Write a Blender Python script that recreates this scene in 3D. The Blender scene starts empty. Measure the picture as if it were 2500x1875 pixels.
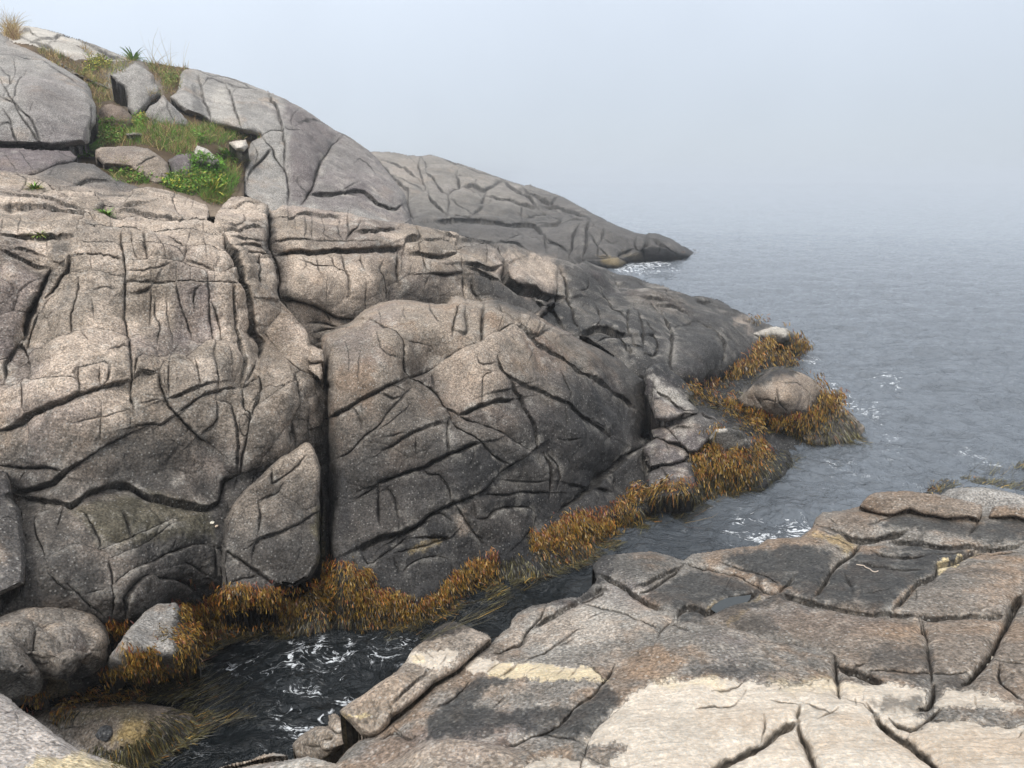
import bpy, math, time
import numpy as np
T_START = time.time()
rng = np.random.default_rng(7)
# ------------------------------------------------------------------ survey camera (metres; z = 0 is the water)
F = 1750.0; CX = 1250.0; CY = 937.5; H = 4.0; PITCH = math.radians(15.9)
GS = 1.7                                   # survey grid step
cp, sp = math.cos(PITCH), math.sin(PITCH)
def ray(u, v):
    a = (np.asarray(u, float)-CX)/F; b = -(np.asarray(v, float)-CY)/F
    return np.stack([a, cp+b*sp, -sp+b*cp], -1)
TILES = {'S':(0,0,1.0),'T1':(0,0,2.765),'T2':(600,150,2.765),'T3':(1200,300,2.765),'T4':(0,400,2.765),'T5':(600,450,2.765),
 'T6':(0,800,2.765),'T7':(700,800,2.765),'T8':(1400,600,2.765),'T9':(0,1275,2.765),'T10':(700,1275,2.765),
 'T11':(1400,1100,3.687),'T12':(1900,1100,3.687),'T13':(1700,1275,2.765)}
def pts(s):
    """survey notes: plan coordinates per photograph sheet -> bearings"""
    t = TILES['S']; out = []; tok = s.split(); i = 0
    while i < len(tok):
        if tok[i] in TILES: t = TILES[tok[i]]; i += 1; continue
        out.append((t[0]+float(tok[i])/t[2], t[1]+float(tok[i+1])/t[2])); i += 2
    return np.array(out)
# ------------------------------------------------------------------ noise
_perm = rng.permutation(256).astype(np.int64); _perm = np.concatenate([_perm]*3)
_g = rng.normal(size=(256,3)); _g /= np.linalg.norm(_g, axis=1)[:,None]
def perlin(P):
    Pi = np.floor(P).astype(np.int64); Pf = P-Pi; Pi &= 255
    w = Pf*Pf*Pf*(Pf*(Pf*6-15)+10); r = 0
    for dx in (0,1):
        wx = w[...,0] if dx else 1-w[...,0]
        for dy in (0,1):
            wy = w[...,1] if dy else 1-w[...,1]
            for dz in (0,1):
                wz = w[...,2] if dz else 1-w[...,2]
                h = _perm[_perm[_perm[(Pi[...,0]+dx)&255]+((Pi[...,1]+dy)&255)]+((Pi[...,2]+dz)&255)]
                g = _g[h]
                r = r+wx*wy*wz*(g[...,0]*(Pf[...,0]-dx)+g[...,1]*(Pf[...,1]-dy)+g[...,2]*(Pf[...,2]-dz))
    return r*1.6
def fbm(P, n=4, gain=.5):
    r = 0; a = 1.0
    for i in range(n):
        r = r+a*perlin(P*(2.0**i)+i*17.3); a *= gain
    return r
_rt = rng.random((256,7))
def facets(P, s, k, ta, seed=0):
    """bulging joint blocks: upper envelope of tilted paraboloids, one per random cell; also how close the nearest seam is"""
    Q = (P/s).astype(np.float32); C0 = np.floor(Q).astype(np.int64); b1 = np.full(Q.shape[:-1], -1e9, np.float32); b2 = b1.copy(); rt = _rt.astype(np.float32)
    for dx in (-1,0,1):
        for dy in (-1,0,1):
            for dz in (-1,0,1):
                i = _perm[_perm[_perm[(C0[...,0]+dx+seed)&255]+((C0[...,1]+dy)&255)]+((C0[...,2]+dz)&255)]; r = rt[i]
                ex = Q[...,0]-C0[...,0]-dx-r[...,0]; ey = Q[...,1]-C0[...,1]-dy-r[...,1]; ez = Q[...,2]-C0[...,2]-dz-r[...,2]
                v = r[...,3]*.25-k*(ex*ex+ey*ey+ez*ez)+ta*((r[...,4]-.5)*ex+(r[...,5]-.5)*ey+(r[...,6]-.5)*ez)
                b2 = np.maximum(b2, np.minimum(v, b1)); b1 = np.maximum(b1, v)
    return b1.astype(float)*s, (b1-b2).astype(float)
def n2(x, y, s, k=0.0, n=2):
    return fbm(np.stack([x/s, y/s, np.full_like(x, k+.37)], -1), n)
def sstep(a, b, x):
    t = np.clip((x-a)/(b-a), 0, 1); return t*t*(3-2*t)
# ------------------------------------------------------------------ grid
X0, X1, Y0, Y1 = -240, 3180, 20, 2040
gx = np.arange(X0, X1, GS); gy = np.arange(Y0, Y1, GS)
U, V = np.meshgrid(gx, gy); NY, NX = U.shape
WU = U+n2(U,V,60,1)*3.2+n2(U,V,14,2)*1.3
WV = V+n2(U,V,60,3)*3.2+n2(U,V,14,4)*1.3
def inside(poly, x, y):
    r = np.zeros(x.shape, bool); n = len(poly); j = n-1
    for i in range(n):
        xi, yi = poly[i]; xj, yj = poly[j]
        if yi != yj:
            c = ((yi > y) != (yj > y)) & (x < (xj-xi)*(y-yi)/(yj-yi)+xi); r ^= c
        j = i
    return r
def segdist(poly, x, y, closed=False):
    d = np.full(x.shape, 1e9); s = np.zeros(x.shape)
    m = len(poly) if closed else len(poly)-1
    for i in range(m):
        a = poly[i]; b = poly[(i+1) % len(poly)]; e = b-a; L = max(float(e@e), 1e-9)
        t = np.clip(((x-a[0])*e[0]+(y-a[1])*e[1])/L, 0, 1)
        dx = x-a[0]-t*e[0]; dy = y-a[1]-t*e[1]; q = dx*dx+dy*dy
        k = q < d; d = np.where(k, q, d); s = np.where(k, np.sign(-(e[0]*dy-e[1]*dx)), s)
    return np.sqrt(d), s
def win(poly, m):
    i0 = int(np.clip((poly[:,0].min()-m-X0)//GS, 0, NX-1)); i1 = int(np.clip((poly[:,0].max()+m-X0)//GS+1, 1, NX))
    j0 = int(np.clip((poly[:,1].min()-m-Y0)//GS, 0, NY-1)); j1 = int(np.clip((poly[:,1].max()+m-Y0)//GS+1, 1, NY))
    return slice(j0, max(j1, j0+1)), slice(i0, max(i1, i0+1))
def smooth(poly):
    """keep traced corners but round them a little"""
    if len(poly) < 3: return poly
    out = [poly[0]]
    for i in range(1, len(poly)-1):
        out.append(.8*poly[i]+.2*poly[i-1]); out.append(.8*poly[i]+.2*poly[i+1])
    out.append(poly[-1]); return np.array(out)
# ------------------------------------------------------------------ joints and cracks in the granite
# "class,step: points"; class = width of the joint, step = which side stands proud
CR = """
T1
2,4: 0 530 40 600 90 690 130 760 190 850 240 920 300 1000
2,4: 0 640 110 710 210 800 250 900 290 990
2,0: 180 470 110 560 105 640 80 700
2,0: 0 450 60 500 70 570 20 640
1,0: 90 400 100 500 60 600
2,0: 0 850 60 830 100 930 120 980
2,0: 20 740 60 800 80 900 120 980
4,6: -300 980 0 980 130 988 240 995 330 1010
3,0: 615 700 620 760 610 850 610 960
1,0: 230 700 200 760
1,0: 0 370 150 375 300 420 420 500 560 600
2,6: 100 240 180 190 240 240 270 265
2,6: 180 290 270 265 360 260 430 240 500 250 640 320 760 370 850 400
1,0: 330 310 420 270 520 300 560 340 640 360
1,5: 130 230 200 280 330 310 380 350 480 400
1,0: 560 275 700 330 820 380
2,0: 380 1110 330 1180
3,6: 480 1240 620 1220 760 1210 800 1240
2,0: 920 1110 1000 1070 1080 1050
3,0: 1135 1090 1160 1180
1,0: 1380 1010 1380 1080
3,6: 1340 520 1370 570 1400 700 1430 830
3,6: 1530 570 1560 640 1590 740 1625 860
2,8: 1800 650 1870 740 1900 830 1915 940 1920 1000 1925 1140
2,0: 1370 570 1420 520 1530 560 1600 590 1700 600 1800 650
1,0: 1330 470 1400 510 1500 510 1650 580 1800 650
3,-6: 1770 915 1830 885 1960 885 2080 880
3,-6: 1780 930 1840 1000 1860 1060 1930 1140 1950 1200 1945 1370
3,5: 1640 1230 1680 1150 1750 1080 1840 1000
1,0: 1970 880 1960 800 2030 730
1,0: 1990 830 2080 810 2200 830
1,0: 1600 600 1560 640
1,0: 1130 680 1140 760 1180 830
2,0: 390 1020 460 1050 490 1060
1,0: 130 1000 170 1080 240 1170
1,0: 20 1010 60 1080 110 1150
2,0: 1700 960 1740 1020 1730 1080
1,0: 2010 1180 2020 1250 2080 1300
T2
4,6: 650 505 590 550 540 640 490 730 470 810 430 890 380 960
4,6: 430 895 560 900 700 885 790 885 850 930 900 970 960 990 1030 990 1060 965
2,0: 690 885 740 905 790 890
1,0: 330 430 410 400 500 410 620 450 720 525
1,0: 720 700 760 660 830 700 870 770
1,0: 640 880 760 830
1,0: 600 500 640 480 780 590
3,6: 1185 645 1165 700 1180 760 1210 850
3,0: 1190 640 1218 690 1215 755
4,6: 1425 740 1430 790 1450 850 1400 865 1360 910
3,6: 1450 850 1550 840 1600 870 1640 850 1690 810 1750 800
4,0: 1620 870 1600 940 1550 960
3,6: 1360 910 1370 960 1355 1030
2,0: 1380 930 1450 980 1530 1030
4,6: 1530 1030 1600 970
3,8: 900 660 960 740 1060 840 1100 860 1090 950 1130 1060
3,8: 1230 870 1240 920 1300 970 1350 1030
2,6: 1190 750 1260 790 1320 860 1360 900
4,8: 1260 1080 1400 1070 1530 1060 1700 1075 1870 1070 1980 1110 2030 1170
3,-6: 1540 1030 1640 1020 1760 1075
3,6: 1610 900 1700 900 1800 930 1820 950 1980 970
3,8: 1720 790 1820 860 1900 910 1980 975
2,0: 1870 1060 1870 990 1830 950
3,-6: 1880 1070 1940 1020 2040 1010 2120 1050 2090 1090 2000 1110
2,0: 1440 760 1560 790 1550 830
2,6: 920 660 1000 680 1080 730 1170 790
2,0: 1000 780 1090 810 1200 860
1,0: 1300 642 1500 730 1700 780
2,0: 1500 850 1590 900
1,0: 1100 628 1140 680
2,0: 1360 1035 1450 1040 1520 1060
T3
4,6: 320 545 420 550 540 580 640 620 670 650
4,8: 200 435 240 470 340 510 400 540 430 500 480 495
4,0: 670 640 640 700 630 800 620 930
4,0: 600 680 550 740 535 830 520 920
5,0: 1045 745 1040 850 1032 945
3,0: 975 750 970 830 1030 870
3,-5: 970 830 900 860 850 890 930 960
3,0: 660 740 700 800 720 830 715 920
3,0: 760 710 750 760 720 810
3,0: 725 830 790 890 730 905
3,-6: 100 800 180 755 280 770 400 810 480 850 520 890
3,0: 330 710 370 750 360 800 370 880
3,0: 370 760 400 800 450 820 490 860 520 870
2,0: 300 680 420 680 460 660 460 620
2,0: 470 660 560 650 660 650
3,8: 1055 770 1090 775 1180 840 1250 890
2,0: 1140 830 1120 880
3,-8: 720 920 830 905 880 920 930 960
1,0: 350 560 450 580 560 620
1,0: 680 680 740 660 800 670
1,0: 760 760 820 800 860 790
2,0: 440 800 460 850 500 870 530 840
T4
2,5: 0 210 100 225 240 260 400 280 540 310 600 330
2,0: 130 210 180 150 140 110 110 60
2,-6: 0 100 120 100 240 130 350 150 430 190
3,8: 0 295 200 305 260 300 420 320 600 345 560 390 530 420 530 470
2,0: 250 270 300 200 340 180
1,0: 130 220 140 290
1,0: 390 180 410 240 470 260
2,-5: 430 190 560 210 640 200 660 260 720 290
3,0: 600 335 680 310 720 290 800 280 870 220 900 190
2,0: 640 170 680 200 760 190 880 200
2,0: 640 250 700 230 740 240
2,5: 800 300 960 290 1000 280
2,5: 760 310 900 320 1060 330 1200 380 1300 385
3,-8: 740 350 770 360 900 360 1080 385 1250 390 1440 395
3,-6: 560 440 740 432 1000 450 1300 460 1510 465
1,0: 920 380 920 440
1,0: 1085 390 1080 450
1,0: 1210 395 1210 455
1,0: 1370 400 1370 450
1,0: 740 350 740 430
2,0: 1180 200 1160 260 1200 330 1240 380
1,0: 1270 220 1250 280
1,0: 1310 220 1290 300
4,6: 820 470 815 540 835 600 850 700 850 800 840 900 850 1000 875 1080 880 1300 890 1450 885 1560 900 1659
4,0: 890 470 900 540 910 580
3,0: 910 580 930 640
4,0: 970 460 980 540 990 640
1,0: 1040 470 1090 560 1120 650
2,0: 1110 480 1230 560 1260 600 1240 660
1,0: 1370 480 1390 560 1400 640
1,0: 1290 460 1250 560
1,0: 1150 560 1240 640
2,-5: 530 545 650 540 800 545
2,-5: 840 545 990 550 1240 580 1300 572 1450 565 1570 590
3,-6: 490 630 620 610 840 630
3,-8: 870 645 1100 655 1220 680 1300 700 1450 710 1640 690
3,0: 1260 665 1440 680 1440 705
2,0: 860 720 1010 730 1150 690
2,-7: 430 740 600 740 850 750
3,-7: 860 790 1000 800 1200 800 1450 790 1640 800
3,0: 530 780 515 900 500 990 480 1160
3,0: 1400 720 1410 860 1420 1100 1430 1190
3,0: 1190 810 1210 930 1230 1000 1300 1180
2,0: 1020 830 1020 1000 1010 1100
2,0: 1045 900 1050 1000 1080 1080 1075 1200
1,0: 1120 880 1130 1050 1180 1200
3,0: 1430 930 1470 1040 1500 1180
3,0: 1575 800 1590 900 1610 1050 1640 1300 1640 1480
2,0: 1360 820 1310 870 1310 980
2,6: 880 860 1000 840 1030 800
1,0: 610 620 620 740
1,0: 490 660 490 730
1,0: 960 660 960 730
1,0: 1010 660 1020 790
1,0: 1190 710 1190 790
1,0: 1060 660 1040 730
1,0: 1290 720 1290 790
1,0: 1450 720 1450 780
1,0: 600 560 620 610
1,0: 660 550 680 540
1,0: 610 860 700 830 830 840
1,0: 620 900 640 1000 640 1060
5,8: 1510 470 1540 540 1620 640 1650 740 1690 900 1710 1100 1760 1240 1750 1330
3,0: 1650 1480 1700 1400 1720 1340
2,4: 1460 430 1560 440 1700 420 1800 440
2,4: 1560 500 1780 510
2,4: 1590 555 1700 540 1800 570
3,0: 1640 330 1660 380 1620 410 1520 420
2,4: 1500 300 1640 280 1800 260
1,0: 1680 340 1790 320
1,0: 1680 390 1800 410
4,0: 1740 600 1760 680 1765 800 1760 830
3,0: 1620 600 1740 600 1850 620
5,0: 1812 270 1815 400 1808 580 1850 620 1880 700 1880 800 1865 870 1890 910
3,6: 0 600 120 630 240 670 320 680
4,6: 0 495 180 500 300 500 500 495
1,0: 310 510 320 600
2,4: 70 590 200 595 300 620
1,0: 140 350 120 480
1,0: 30 360 10 480
5,0: 480 640 430 740 360 840 300 900
6,0: 320 700 290 800 230 950 180 1080 150 1200
4,0: 250 1000 230 1100 200 1200 190 1290
4,0: 130 1200 90 1280 0 1370
3,6: 30 1470 50 1340 130 1210 200 1300 200 1440
3,-9: 230 1300 390 1190 480 1145 580 1130 700 1110 860 1130
2,0: 740 1250 860 1230
2,0: 560 1150 600 1210
4,-10: 900 1440 930 1300 1080 1290 1190 1270 1230 1310
3,6: 910 1440 1000 1400 1080 1390
4,0: 1070 1400 1090 1500 1130 1560
3,-20: 1070 1400 1150 1330 1230 1325 1330 1290 1400 1220 1450 1195
2,0: 1460 1200 1450 1350 1480 1520
2,-6: 1480 1210 1540 1260 1560 1400
1,0: 1090 70 1110 180
T6
4,-12: 0 400 200 375 370 350 530 280 700 215 745 245
3,0: 745 250 740 340 690 400
3,0: 670 260 680 400
3,0: 530 280 530 460
3,0: 200 390 210 580
3,-8: 220 400 360 370 500 360 530 390
4,14: 0 705 170 640 230 590 370 530 520 470 680 400 870 345
3,6: 170 650 215 740 225 900 215 940
4,10: 0 930 160 945 330 945 430 985
4,12: 100 1110 250 1090 420 990 600 870 700 800 890 710
1,0: 680 520 670 800
1,0: 490 650 700 600 880 560
2,0: 165 950 160 1040
2,0: 880 620 870 680
3,0: 920 300 1000 280 1090 270
4,10: 1065 300 1090 400 1130 520 1200 590 1300 700 1340 740 1420 790
3,8: 1190 580 1280 520 1360 460 1470 430 1560 400 1640 380
2,6: 1130 480 1340 400 1470 370
2,0: 1310 230 1340 320 1350 450
2,0: 1130 260 1140 500
3,-8: 1460 480 1460 640 1360 720
2,6: 910 670 1000 650 1090 660 1180 600
1,0: 920 520 1100 490
3,-6: 1480 490 1560 500 1580 600 1620 760 1610 900 1600 960
4,0: 1640 400 1650 520 1690 560 1680 700 1640 860 1620 980
3,-8: 1640 400 1700 350 1765 330 1740 440 1690 560
2,0: 1620 600 1660 570 1690 620 1670 740 1630 720 1615 640 1620 600
3,-10: 1700 480 1750 410 1800 370 1900 380 1985 370
5,-10: 1985 370 2010 480 2000 620 1970 780 1950 830
3,-12: 1700 600 1720 520 1850 440 1985 375
2,-6: 1480 420 1510 410 1600 440
4,0: 1995 300 2000 400 2030 500
3,-8: 1990 310 2030 280 2100 310 2212 390
3,0: 1920 190 2000 250 2090 310
2,0: 2090 560 2090 750
3,0: 2000 500 2005 800
4,16: 130 1130 300 1160 500 1170 640 1090 800 1040 900 1060 1000 1150 1150 1190 1300 1190 1400 1230 1440 1200 1490 1150 1500 1020 1610 990
4,-8: 240 1250 330 1180 400 1160 490 1190
3,6: 240 1250 230 1400 290 1530
2,0: 400 1170 370 1350
3,0: 570 1200 640 1320 700 1440 660 1480
4,-9: 660 1480 800 1440 1000 1360 1150 1290 1250 1260
3,-10: 320 1540 480 1440 600 1450 700 1500
3,6: 830 1220 860 1330 910 1400
1,0: 0 1280 80 1270 150 1290
3,0: 2060 870 1990 960 1850 1060 1850 1000 1830 930
3,-8: 1740 1170 1760 1280 1740 1400
3,6: 1760 1420 1900 1380 2040 1310 2150 1240
2,0: 1650 1500 1750 1430
3,-6: 1740 1170 1800 1140 1890 1110 1920 1050
T9
4,-12: 735 250 850 190 960 160 1100 60 1220 0
3,0: 735 250 750 350 750 640
4,-12: 760 400 850 330 1020 270 1150 200 1370 135 1460 170
4,-12: 850 650 870 500 950 380 1030 345 1060 390 1180 380 1280 440 1340 500
3,0: 1030 250 1050 215 1090 225
3,-6: 1200 300 1280 280 1400 370
3,0: 1180 130 1150 190
3,0: 460 420 580 540 700 640
3,0: 320 340 420 450 480 470
3,-6: 580 480 700 440 740 420
4,0: 1470 160 1460 380
4,8: 1500 170 1620 250 1760 340 1900 430 1960 450
2,0: 1900 370 1890 460
3,-8: 1530 440 1600 380 1760 350
3,6: 1700 250 1720 130 1900 70
2,0: 120 650 220 720 230 860
2,-5: 200 900 240 800 230 740 320 700 420 700
3,0: 830 770 870 790 860 830
1,0: 400 1390 560 1370 700 1330
2,-5: 300 1340 380 1360 400 1400
2,0: 0 1320 60 1290 120 1260
1,0: 120 1400 90 1300 140 1250
1,0: 300 1500 450 1520
T5
5,9: 195 475 300 460 500 455 620 445 780 450 900 440 1070 435
2,3: 170 400 300 385 460 375
1,0: 430 380 700 395 900 400
3,0: 690 190 690 300 700 360
4,0: 780 235 760 300 700 340 680 400
4,6: 740 330 820 325 900 320 1010 310 980 270
1,0: 520 200 540 300 520 350 600 380
1,0: 400 180 410 300 390 380
1,0: 450 200 440 300 460 400
1,0: 330 190 340 300
2,4: 180 210 300 190 420 185 560 200 680 210
1,0: 860 250 870 310
1,0: 640 220 620 330 660 380
3,6: 1075 395 1180 380 1150 300
1,0: 1150 270 1160 310
1,0: 1240 290 1330 330 1340 370
3,9: 1070 435 1075 395 1180 380
4,9: 1110 455 1180 460 1300 475 1410 480 1415 440
3,-6: 1180 400 1220 375 1290 370 1380 390 1415 440
2,0: 1165 390 1175 455
3,0: 770 455 775 520 800 590
4,0: 1040 450 1020 560 1030 640 1040 690
4,0: 1190 470 1220 540 1240 595
4,7: 1240 595 1350 600 1460 600
3,0: 1460 600 1480 640 1490 780
2,0: 1440 490 1450 560 1465 600
4,0: 1530 620 1550 700 1590 780
1,0: 1255 500 1250 600
3,0: 640 460 650 560 690 640 680 760
2,0: 480 480 490 600 520 640
2,0: 560 480 600 580 700 600
2,0: 370 520 500 560 600 560
1,0: 380 480 420 560 380 590
1,0: 280 480 300 560
1,0: 930 500 880 600 920 640 940 680 950 760
1,0: 1260 600 1230 660 1210 720
1,0: 540 640 530 800
1,0: 700 660 680 800
1,0: 800 680 790 830
1,0: 1130 500 1110 600
1,0: 970 700 960 780
5,14: 220 780 300 790 420 810 520 860 620 900 720 910
2,0: 520 840 560 900 570 950
3,-8: 390 945 480 935 620 960
3,0: 440 1000 520 980 600 965
3,0: 440 1080 500 1060
3,-7: 1420 430 1500 400 1640 395 1700 410 1740 480 1745 540
4,8: 1450 545 1560 560 1690 560 1745 540
1,0: 1630 410 1640 540
3,6: 1320 310 1360 350 1500 360 1600 380 1700 400
2,0: 1380 340 1370 400
3,4: 1700 390 1820 400 1900 470
5,14: 1755 520 1750 590 1780 640 1850 690 1950 730 2060 760 2160 760
3,4: 1470 560 1600 600 1750 640
1,0: 1560 700 1600 780
3,0: 830 930 900 960 1000 1000 1050 1080 1055 1180 1080 1250 1130 1300
4,-5: 1400 1040 1405 950 1420 860 1440 820 1500 800
3,-5: 1480 830 1490 950 1480 990 1420 1000
5,0: 1605 800 1600 900 1605 1000 1590 1060
3,-5: 1410 1000 1500 1020 1590 1060
3,0: 1410 1100 1480 1080 1550 1050
4,-6: 1590 1060 1640 1000 1750 950 1830 910
5,-12: 1130 1300 1250 1240 1350 1160 1460 1090 1550 1050
2,0: 1070 830 1060 880 1080 940
2,0: 1240 800 1250 870 1330 960
1,0: 1060 1060 1150 1070 1250 1090
2,-5: 1700 790 1730 850 1770 860 1830 890
3,0: 1850 890 1870 940 1960 1020 2060 960 2100 940
3,0: 1830 920 1900 970 1970 1040
1,0: 1740 880 1720 960
2,0: 1850 820 1860 900
2,0: 1920 880 1900 960
2,0: 1990 900 1960 1020
1,0: 900 860 920 960
2,6: 580 990 640 960 700 950
T3
4,0: 460 980 480 1050 500 1120 500 1160 530 1230 560 1330 600 1410
4,6: 300 1160 400 1240 460 1310 500 1370
3,0: 730 1050 760 1150 810 1230 870 1270 900 1320 920 1340
2,0: 640 1050 640 1130 560 1150
2,0: 690 1200 730 1290 730 1380 640 1420
1,0: 640 1200 600 1260
1,0: 400 1240 500 1190
1,0: 780 1160 700 1200
5,15: 600 1415 700 1400 760 1400 850 1420 930 1420
4,0: 930 1240 920 1320 930 1420 960 1440
4,0: 985 1260 1020 1330 1030 1400 1025 1520
3,0: 940 1250 970 1240 1000 1270
3,0: 1030 1320 1080 1400 1120 1420
4,6: 1160 1280 1210 1360 1230 1440 1210 1560 1205 1659
3,6: 1500 1380 1580 1460 1580 1560 1560 1659
2,0: 1230 1380 1400 1310 1500 1390
4,0: 860 1440 900 1480 930 1580
4,0: 950 1440 960 1500 1020 1520
4,0: 1030 1430 1110 1430 1125 1520 1100 1570 1040 1560
4,-8: 700 1470 780 1440 860 1440
5,0: 930 1500 940 1590
3,6: 1120 1230 1240 1240 1340 1290
4,-8: 930 1130 1000 1110 1100 1115 1180 1120 1240 1160
3,8: 1000 1180 1100 1190 1200 1210
2,0: 1040 1190 1150 1290
4,0: 800 1020 850 1060 880 1130
3,0: 900 1040 1000 1070 1060 1120
3,0: 1180 1110 1170 1160 1250 1190
3,6: 1370 1170 1440 1210 1550 1230 1650 1280
2,0: 1430 1165 1450 1210
3,0: 1700 1320 1760 1340
1,0: 1650 1380 1750 1500
1,0: 1880 1500 1800 1400
2,0: 620 940 700 980 800 1020
T7
3,5: 1640 0 1690 70 1770 140 1900 210 2080 320 2212 420
3,5: 1430 180 1480 280 1530 340 1600 370 1750 430 1900 490 2000 560 2100 650 2212 720
4,6: 1530 340 1560 400 1620 470 1640 580 1690 680 1700 790 1710 830
5,-6: 860 340 950 400 1030 470 1070 550 1100 600
3,0: 970 290 985 370 1000 430
5,0: 1060 540 1160 580
5,9: 1160 585 1260 540 1400 490 1560 460
2,5: 1350 450 1450 420 1550 390
1,0: 1430 280 1320 330 1320 440 1310 560
1,0: 1420 290 1330 290
2,0: 1280 180 1300 260 1440 220
5,-8: 1170 590 1300 640 1400 700 1500 750 1620 830 1640 850
3,0: 1640 850 1710 825
4,0: 1100 620 1200 700 1320 780 1400 860 1500 930
4,0: 1110 610 1080 640 1085 780 1095 860
4,9: 280 620 430 530 520 470 620 430 720 380 800 340
3,0: 620 430 700 490 780 470
2,0: 720 380 800 430
3,6: 850 400 780 470 690 560 620 670 500 760 430 850 350 890
3,5: 650 830 800 740 960 670 1080 640
2,0: 650 740 800 720
1,0: 620 690 700 640 810 560 790 500
5,12: 610 1050 720 1010 900 950 1010 910 1110 850 1240 790 1310 775
2,0: 1250 790 1260 860 1240 920
2,0: 440 530 490 600 510 700
1,0: 490 480 510 600
5,15: 770 1400 900 1320 1000 1240 1100 1200 1240 1160 1350 1080 1420 1000 1520 930 1640 850
4,0: 1750 840 1790 950 1790 1150
3,0: 1760 840 1830 930 1840 1000 1830 1100
3,6: 1370 1130 1480 1130 1600 1110 1780 1110
2,0: 1450 1020 1600 1050 1780 1030
4,-9: 1290 1290 1360 1290 1400 1240 1500 1210 1640 1205 1680 1260 1680 1340 1620 1400
3,6: 1270 1180 1280 1290
4,0: 1150 1200 1200 1280 1260 1370 1330 1460
2,0: 870 740 880 860
4,0: 610 1060 620 1180 625 1350
3,-6: 640 1110 690 1090 740 1180 750 1300
4,-8: 480 1150 540 1110 610 1075
5,14: 460 1510 600 1440 770 1400 860 1340
3,-6: 500 1530 560 1600 680 1520 850 1400
3,-6: 780 1659 830 1600 1000 1540 1090 1560
3,-8: 720 1540 850 1500 1000 1450 1110 1430 960 1410 870 1420
3,0: 920 960 960 1000 1040 1000 1100 1090 1110 1200
3,6: 1900 1050 2040 1085 2212 1110
5,12: 2212 960 2100 1050 1990 1130 1850 1240
3,0: 720 1570 740 1620 760 1659
1,0: 1690 120 1640 230
2,0: 1870 270 1920 400 1920 500
1,0: 500 180 500 300 490 400
1,0: 620 60 640 180 760 210
1,0: 400 100 430 200 430 320
2,0: 300 1150 340 1250
3,-6: 880 1350 970 1260 1060 1250 1110 1300
2,0: 1840 750 1900 760 2000 740
1,0: 1900 500 1900 700
T8
3,5: 276 973 350 1030 430 1100
3,-4: 410 900 470 890 490 950 490 1100
5,10: 570 1290 470 1350 380 1420 260 1530 110 1650
4,0: 470 1370 500 1480 490 1560
3,0: 280 1540 290 1659
1,0: 0 1060 100 1150 250 1240
4,5: 540 960 620 1010 700 1060 740 1120
3,0: 540 1040 600 1020
3,0: 590 1010 640 1030
3,0: 700 1060 760 1110 820 1120
3,5: 640 1240 700 1200 800 1220
3,0: 850 1110 880 1160 960 1200
3,0: 600 1300 640 1360 640 1400
4,0: 590 1500 640 1560 660 1580
3,0: 500 1520 600 1480
3,0: 1220 1000 1250 1060 1280 1100
3,0: 1370 960 1370 1060 1440 1120
2,0: 1250 1030 1370 1060
2,0: 1360 1000 1350 1100
1,0: 1430 920 1520 920 1600 1000
3,-5: 520 1240 600 1200 640 1230 720 1330
T10
4,0: 1385 880 1480 820 1580 780 1620 700 1700 630 1750 560
4,6: 1650 700 1720 640 1830 590 1940 530 2110 420 2160 430
2,0: 1600 930 1750 840 1900 770 2000 700
2,0: 1850 820 1950 780
3,6: 720 1220 850 1110 960 990
4,0: 700 1240 710 1330
3,0: 610 1470 700 1400 830 1450 870 1430
2,0: 710 1370 780 1430 830 1450
4,0: 1480 1500 1600 1440 1800 1360 1960 1210 2080 1110 2150 1040 2212 940
2,0: 1700 1400 1800 1430 1900 1430 2000 1480
2,0: 1010 1260 1130 1190 1250 1060
1,0: 870 900 900 940
1,0: 940 880 990 930
1,0: 1040 960 1090 900
2,0: 1340 1020 1400 960 1450 940
3,0: 1440 1040 1500 980 1560 940
2,0: 1470 1030 1540 960
1,0: 1620 1020 1700 970
1,0: 1820 1030 1870 970
2,0: 1900 1040 1950 980
2,0: 2050 950 2100 1000 2140 1040
2,0: 1400 1230 1480 1150
4,0: 270 1370 340 1420 430 1370
3,0: 440 1370 490 1440
3,0: 230 1470 330 1420
3,0: 130 1500 240 1550
2,0: 0 1620 60 1610
1,0: 850 1560 950 1500
T11
4,7: 230 1110 340 1130 450 1180 560 1270 700 1360 820 1420
4,0: 985 1020 900 1100 700 1200 570 1280
3,5: 560 1210 700 1160 960 1040
4,-4: 1000 1010 1180 1020 1350 1070 1500 1100 1620 1190 1700 1230 1800 1260
2,0: 1300 980 1500 1050 1700 1120 1820 1180 1870 1200
4,0: 1800 1265 1880 1210 2000 1110
2,0: 1830 1170 1900 1110
4,7: 930 1500 940 1420 1000 1370 1110 1370 1200 1410 1300 1360 1400 1300 1600 1290 1670 1240
5,-9: 770 1659 800 1570 860 1530 950 1520 1100 1520 1300 1540 1500 1590 1700 1650
2,0: 800 1590 930 1600 1050 1645
2,0: 70 1340 200 1380 350 1440 500 1480 700 1560 780 1600
3,0: 0 1340 80 1330 200 1280 270 1240 230 1180
1,0: 1330 1300 1400 1200 1420 1130
3,0: 1710 1320 1790 1270
4,4: 1850 1265 1960 1290 2130 1340 2212 1370
1,0: 100 1530 200 1480 300 1440
1,0: 0 1640 120 1600
T12
4,4: 0 1265 160 1310 300 1350 500 1390 650 1420 850 1445 1000 1440 1180 1450 1250 1475
4,4: 1250 1475 1400 1465 1600 1455 1900 1445 2060 1475
6,0: 2212 1260 2140 1330 2090 1440 2060 1530 2000 1620 1990 1659
5,0: 750 790 700 850 600 940 500 1020 440 1110 390 1200 330 1310
5,6: 540 720 640 745 740 770 850 770 960 745 1160 722
2,0: 430 680 500 720
2,0: 460 600 540 680
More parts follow.
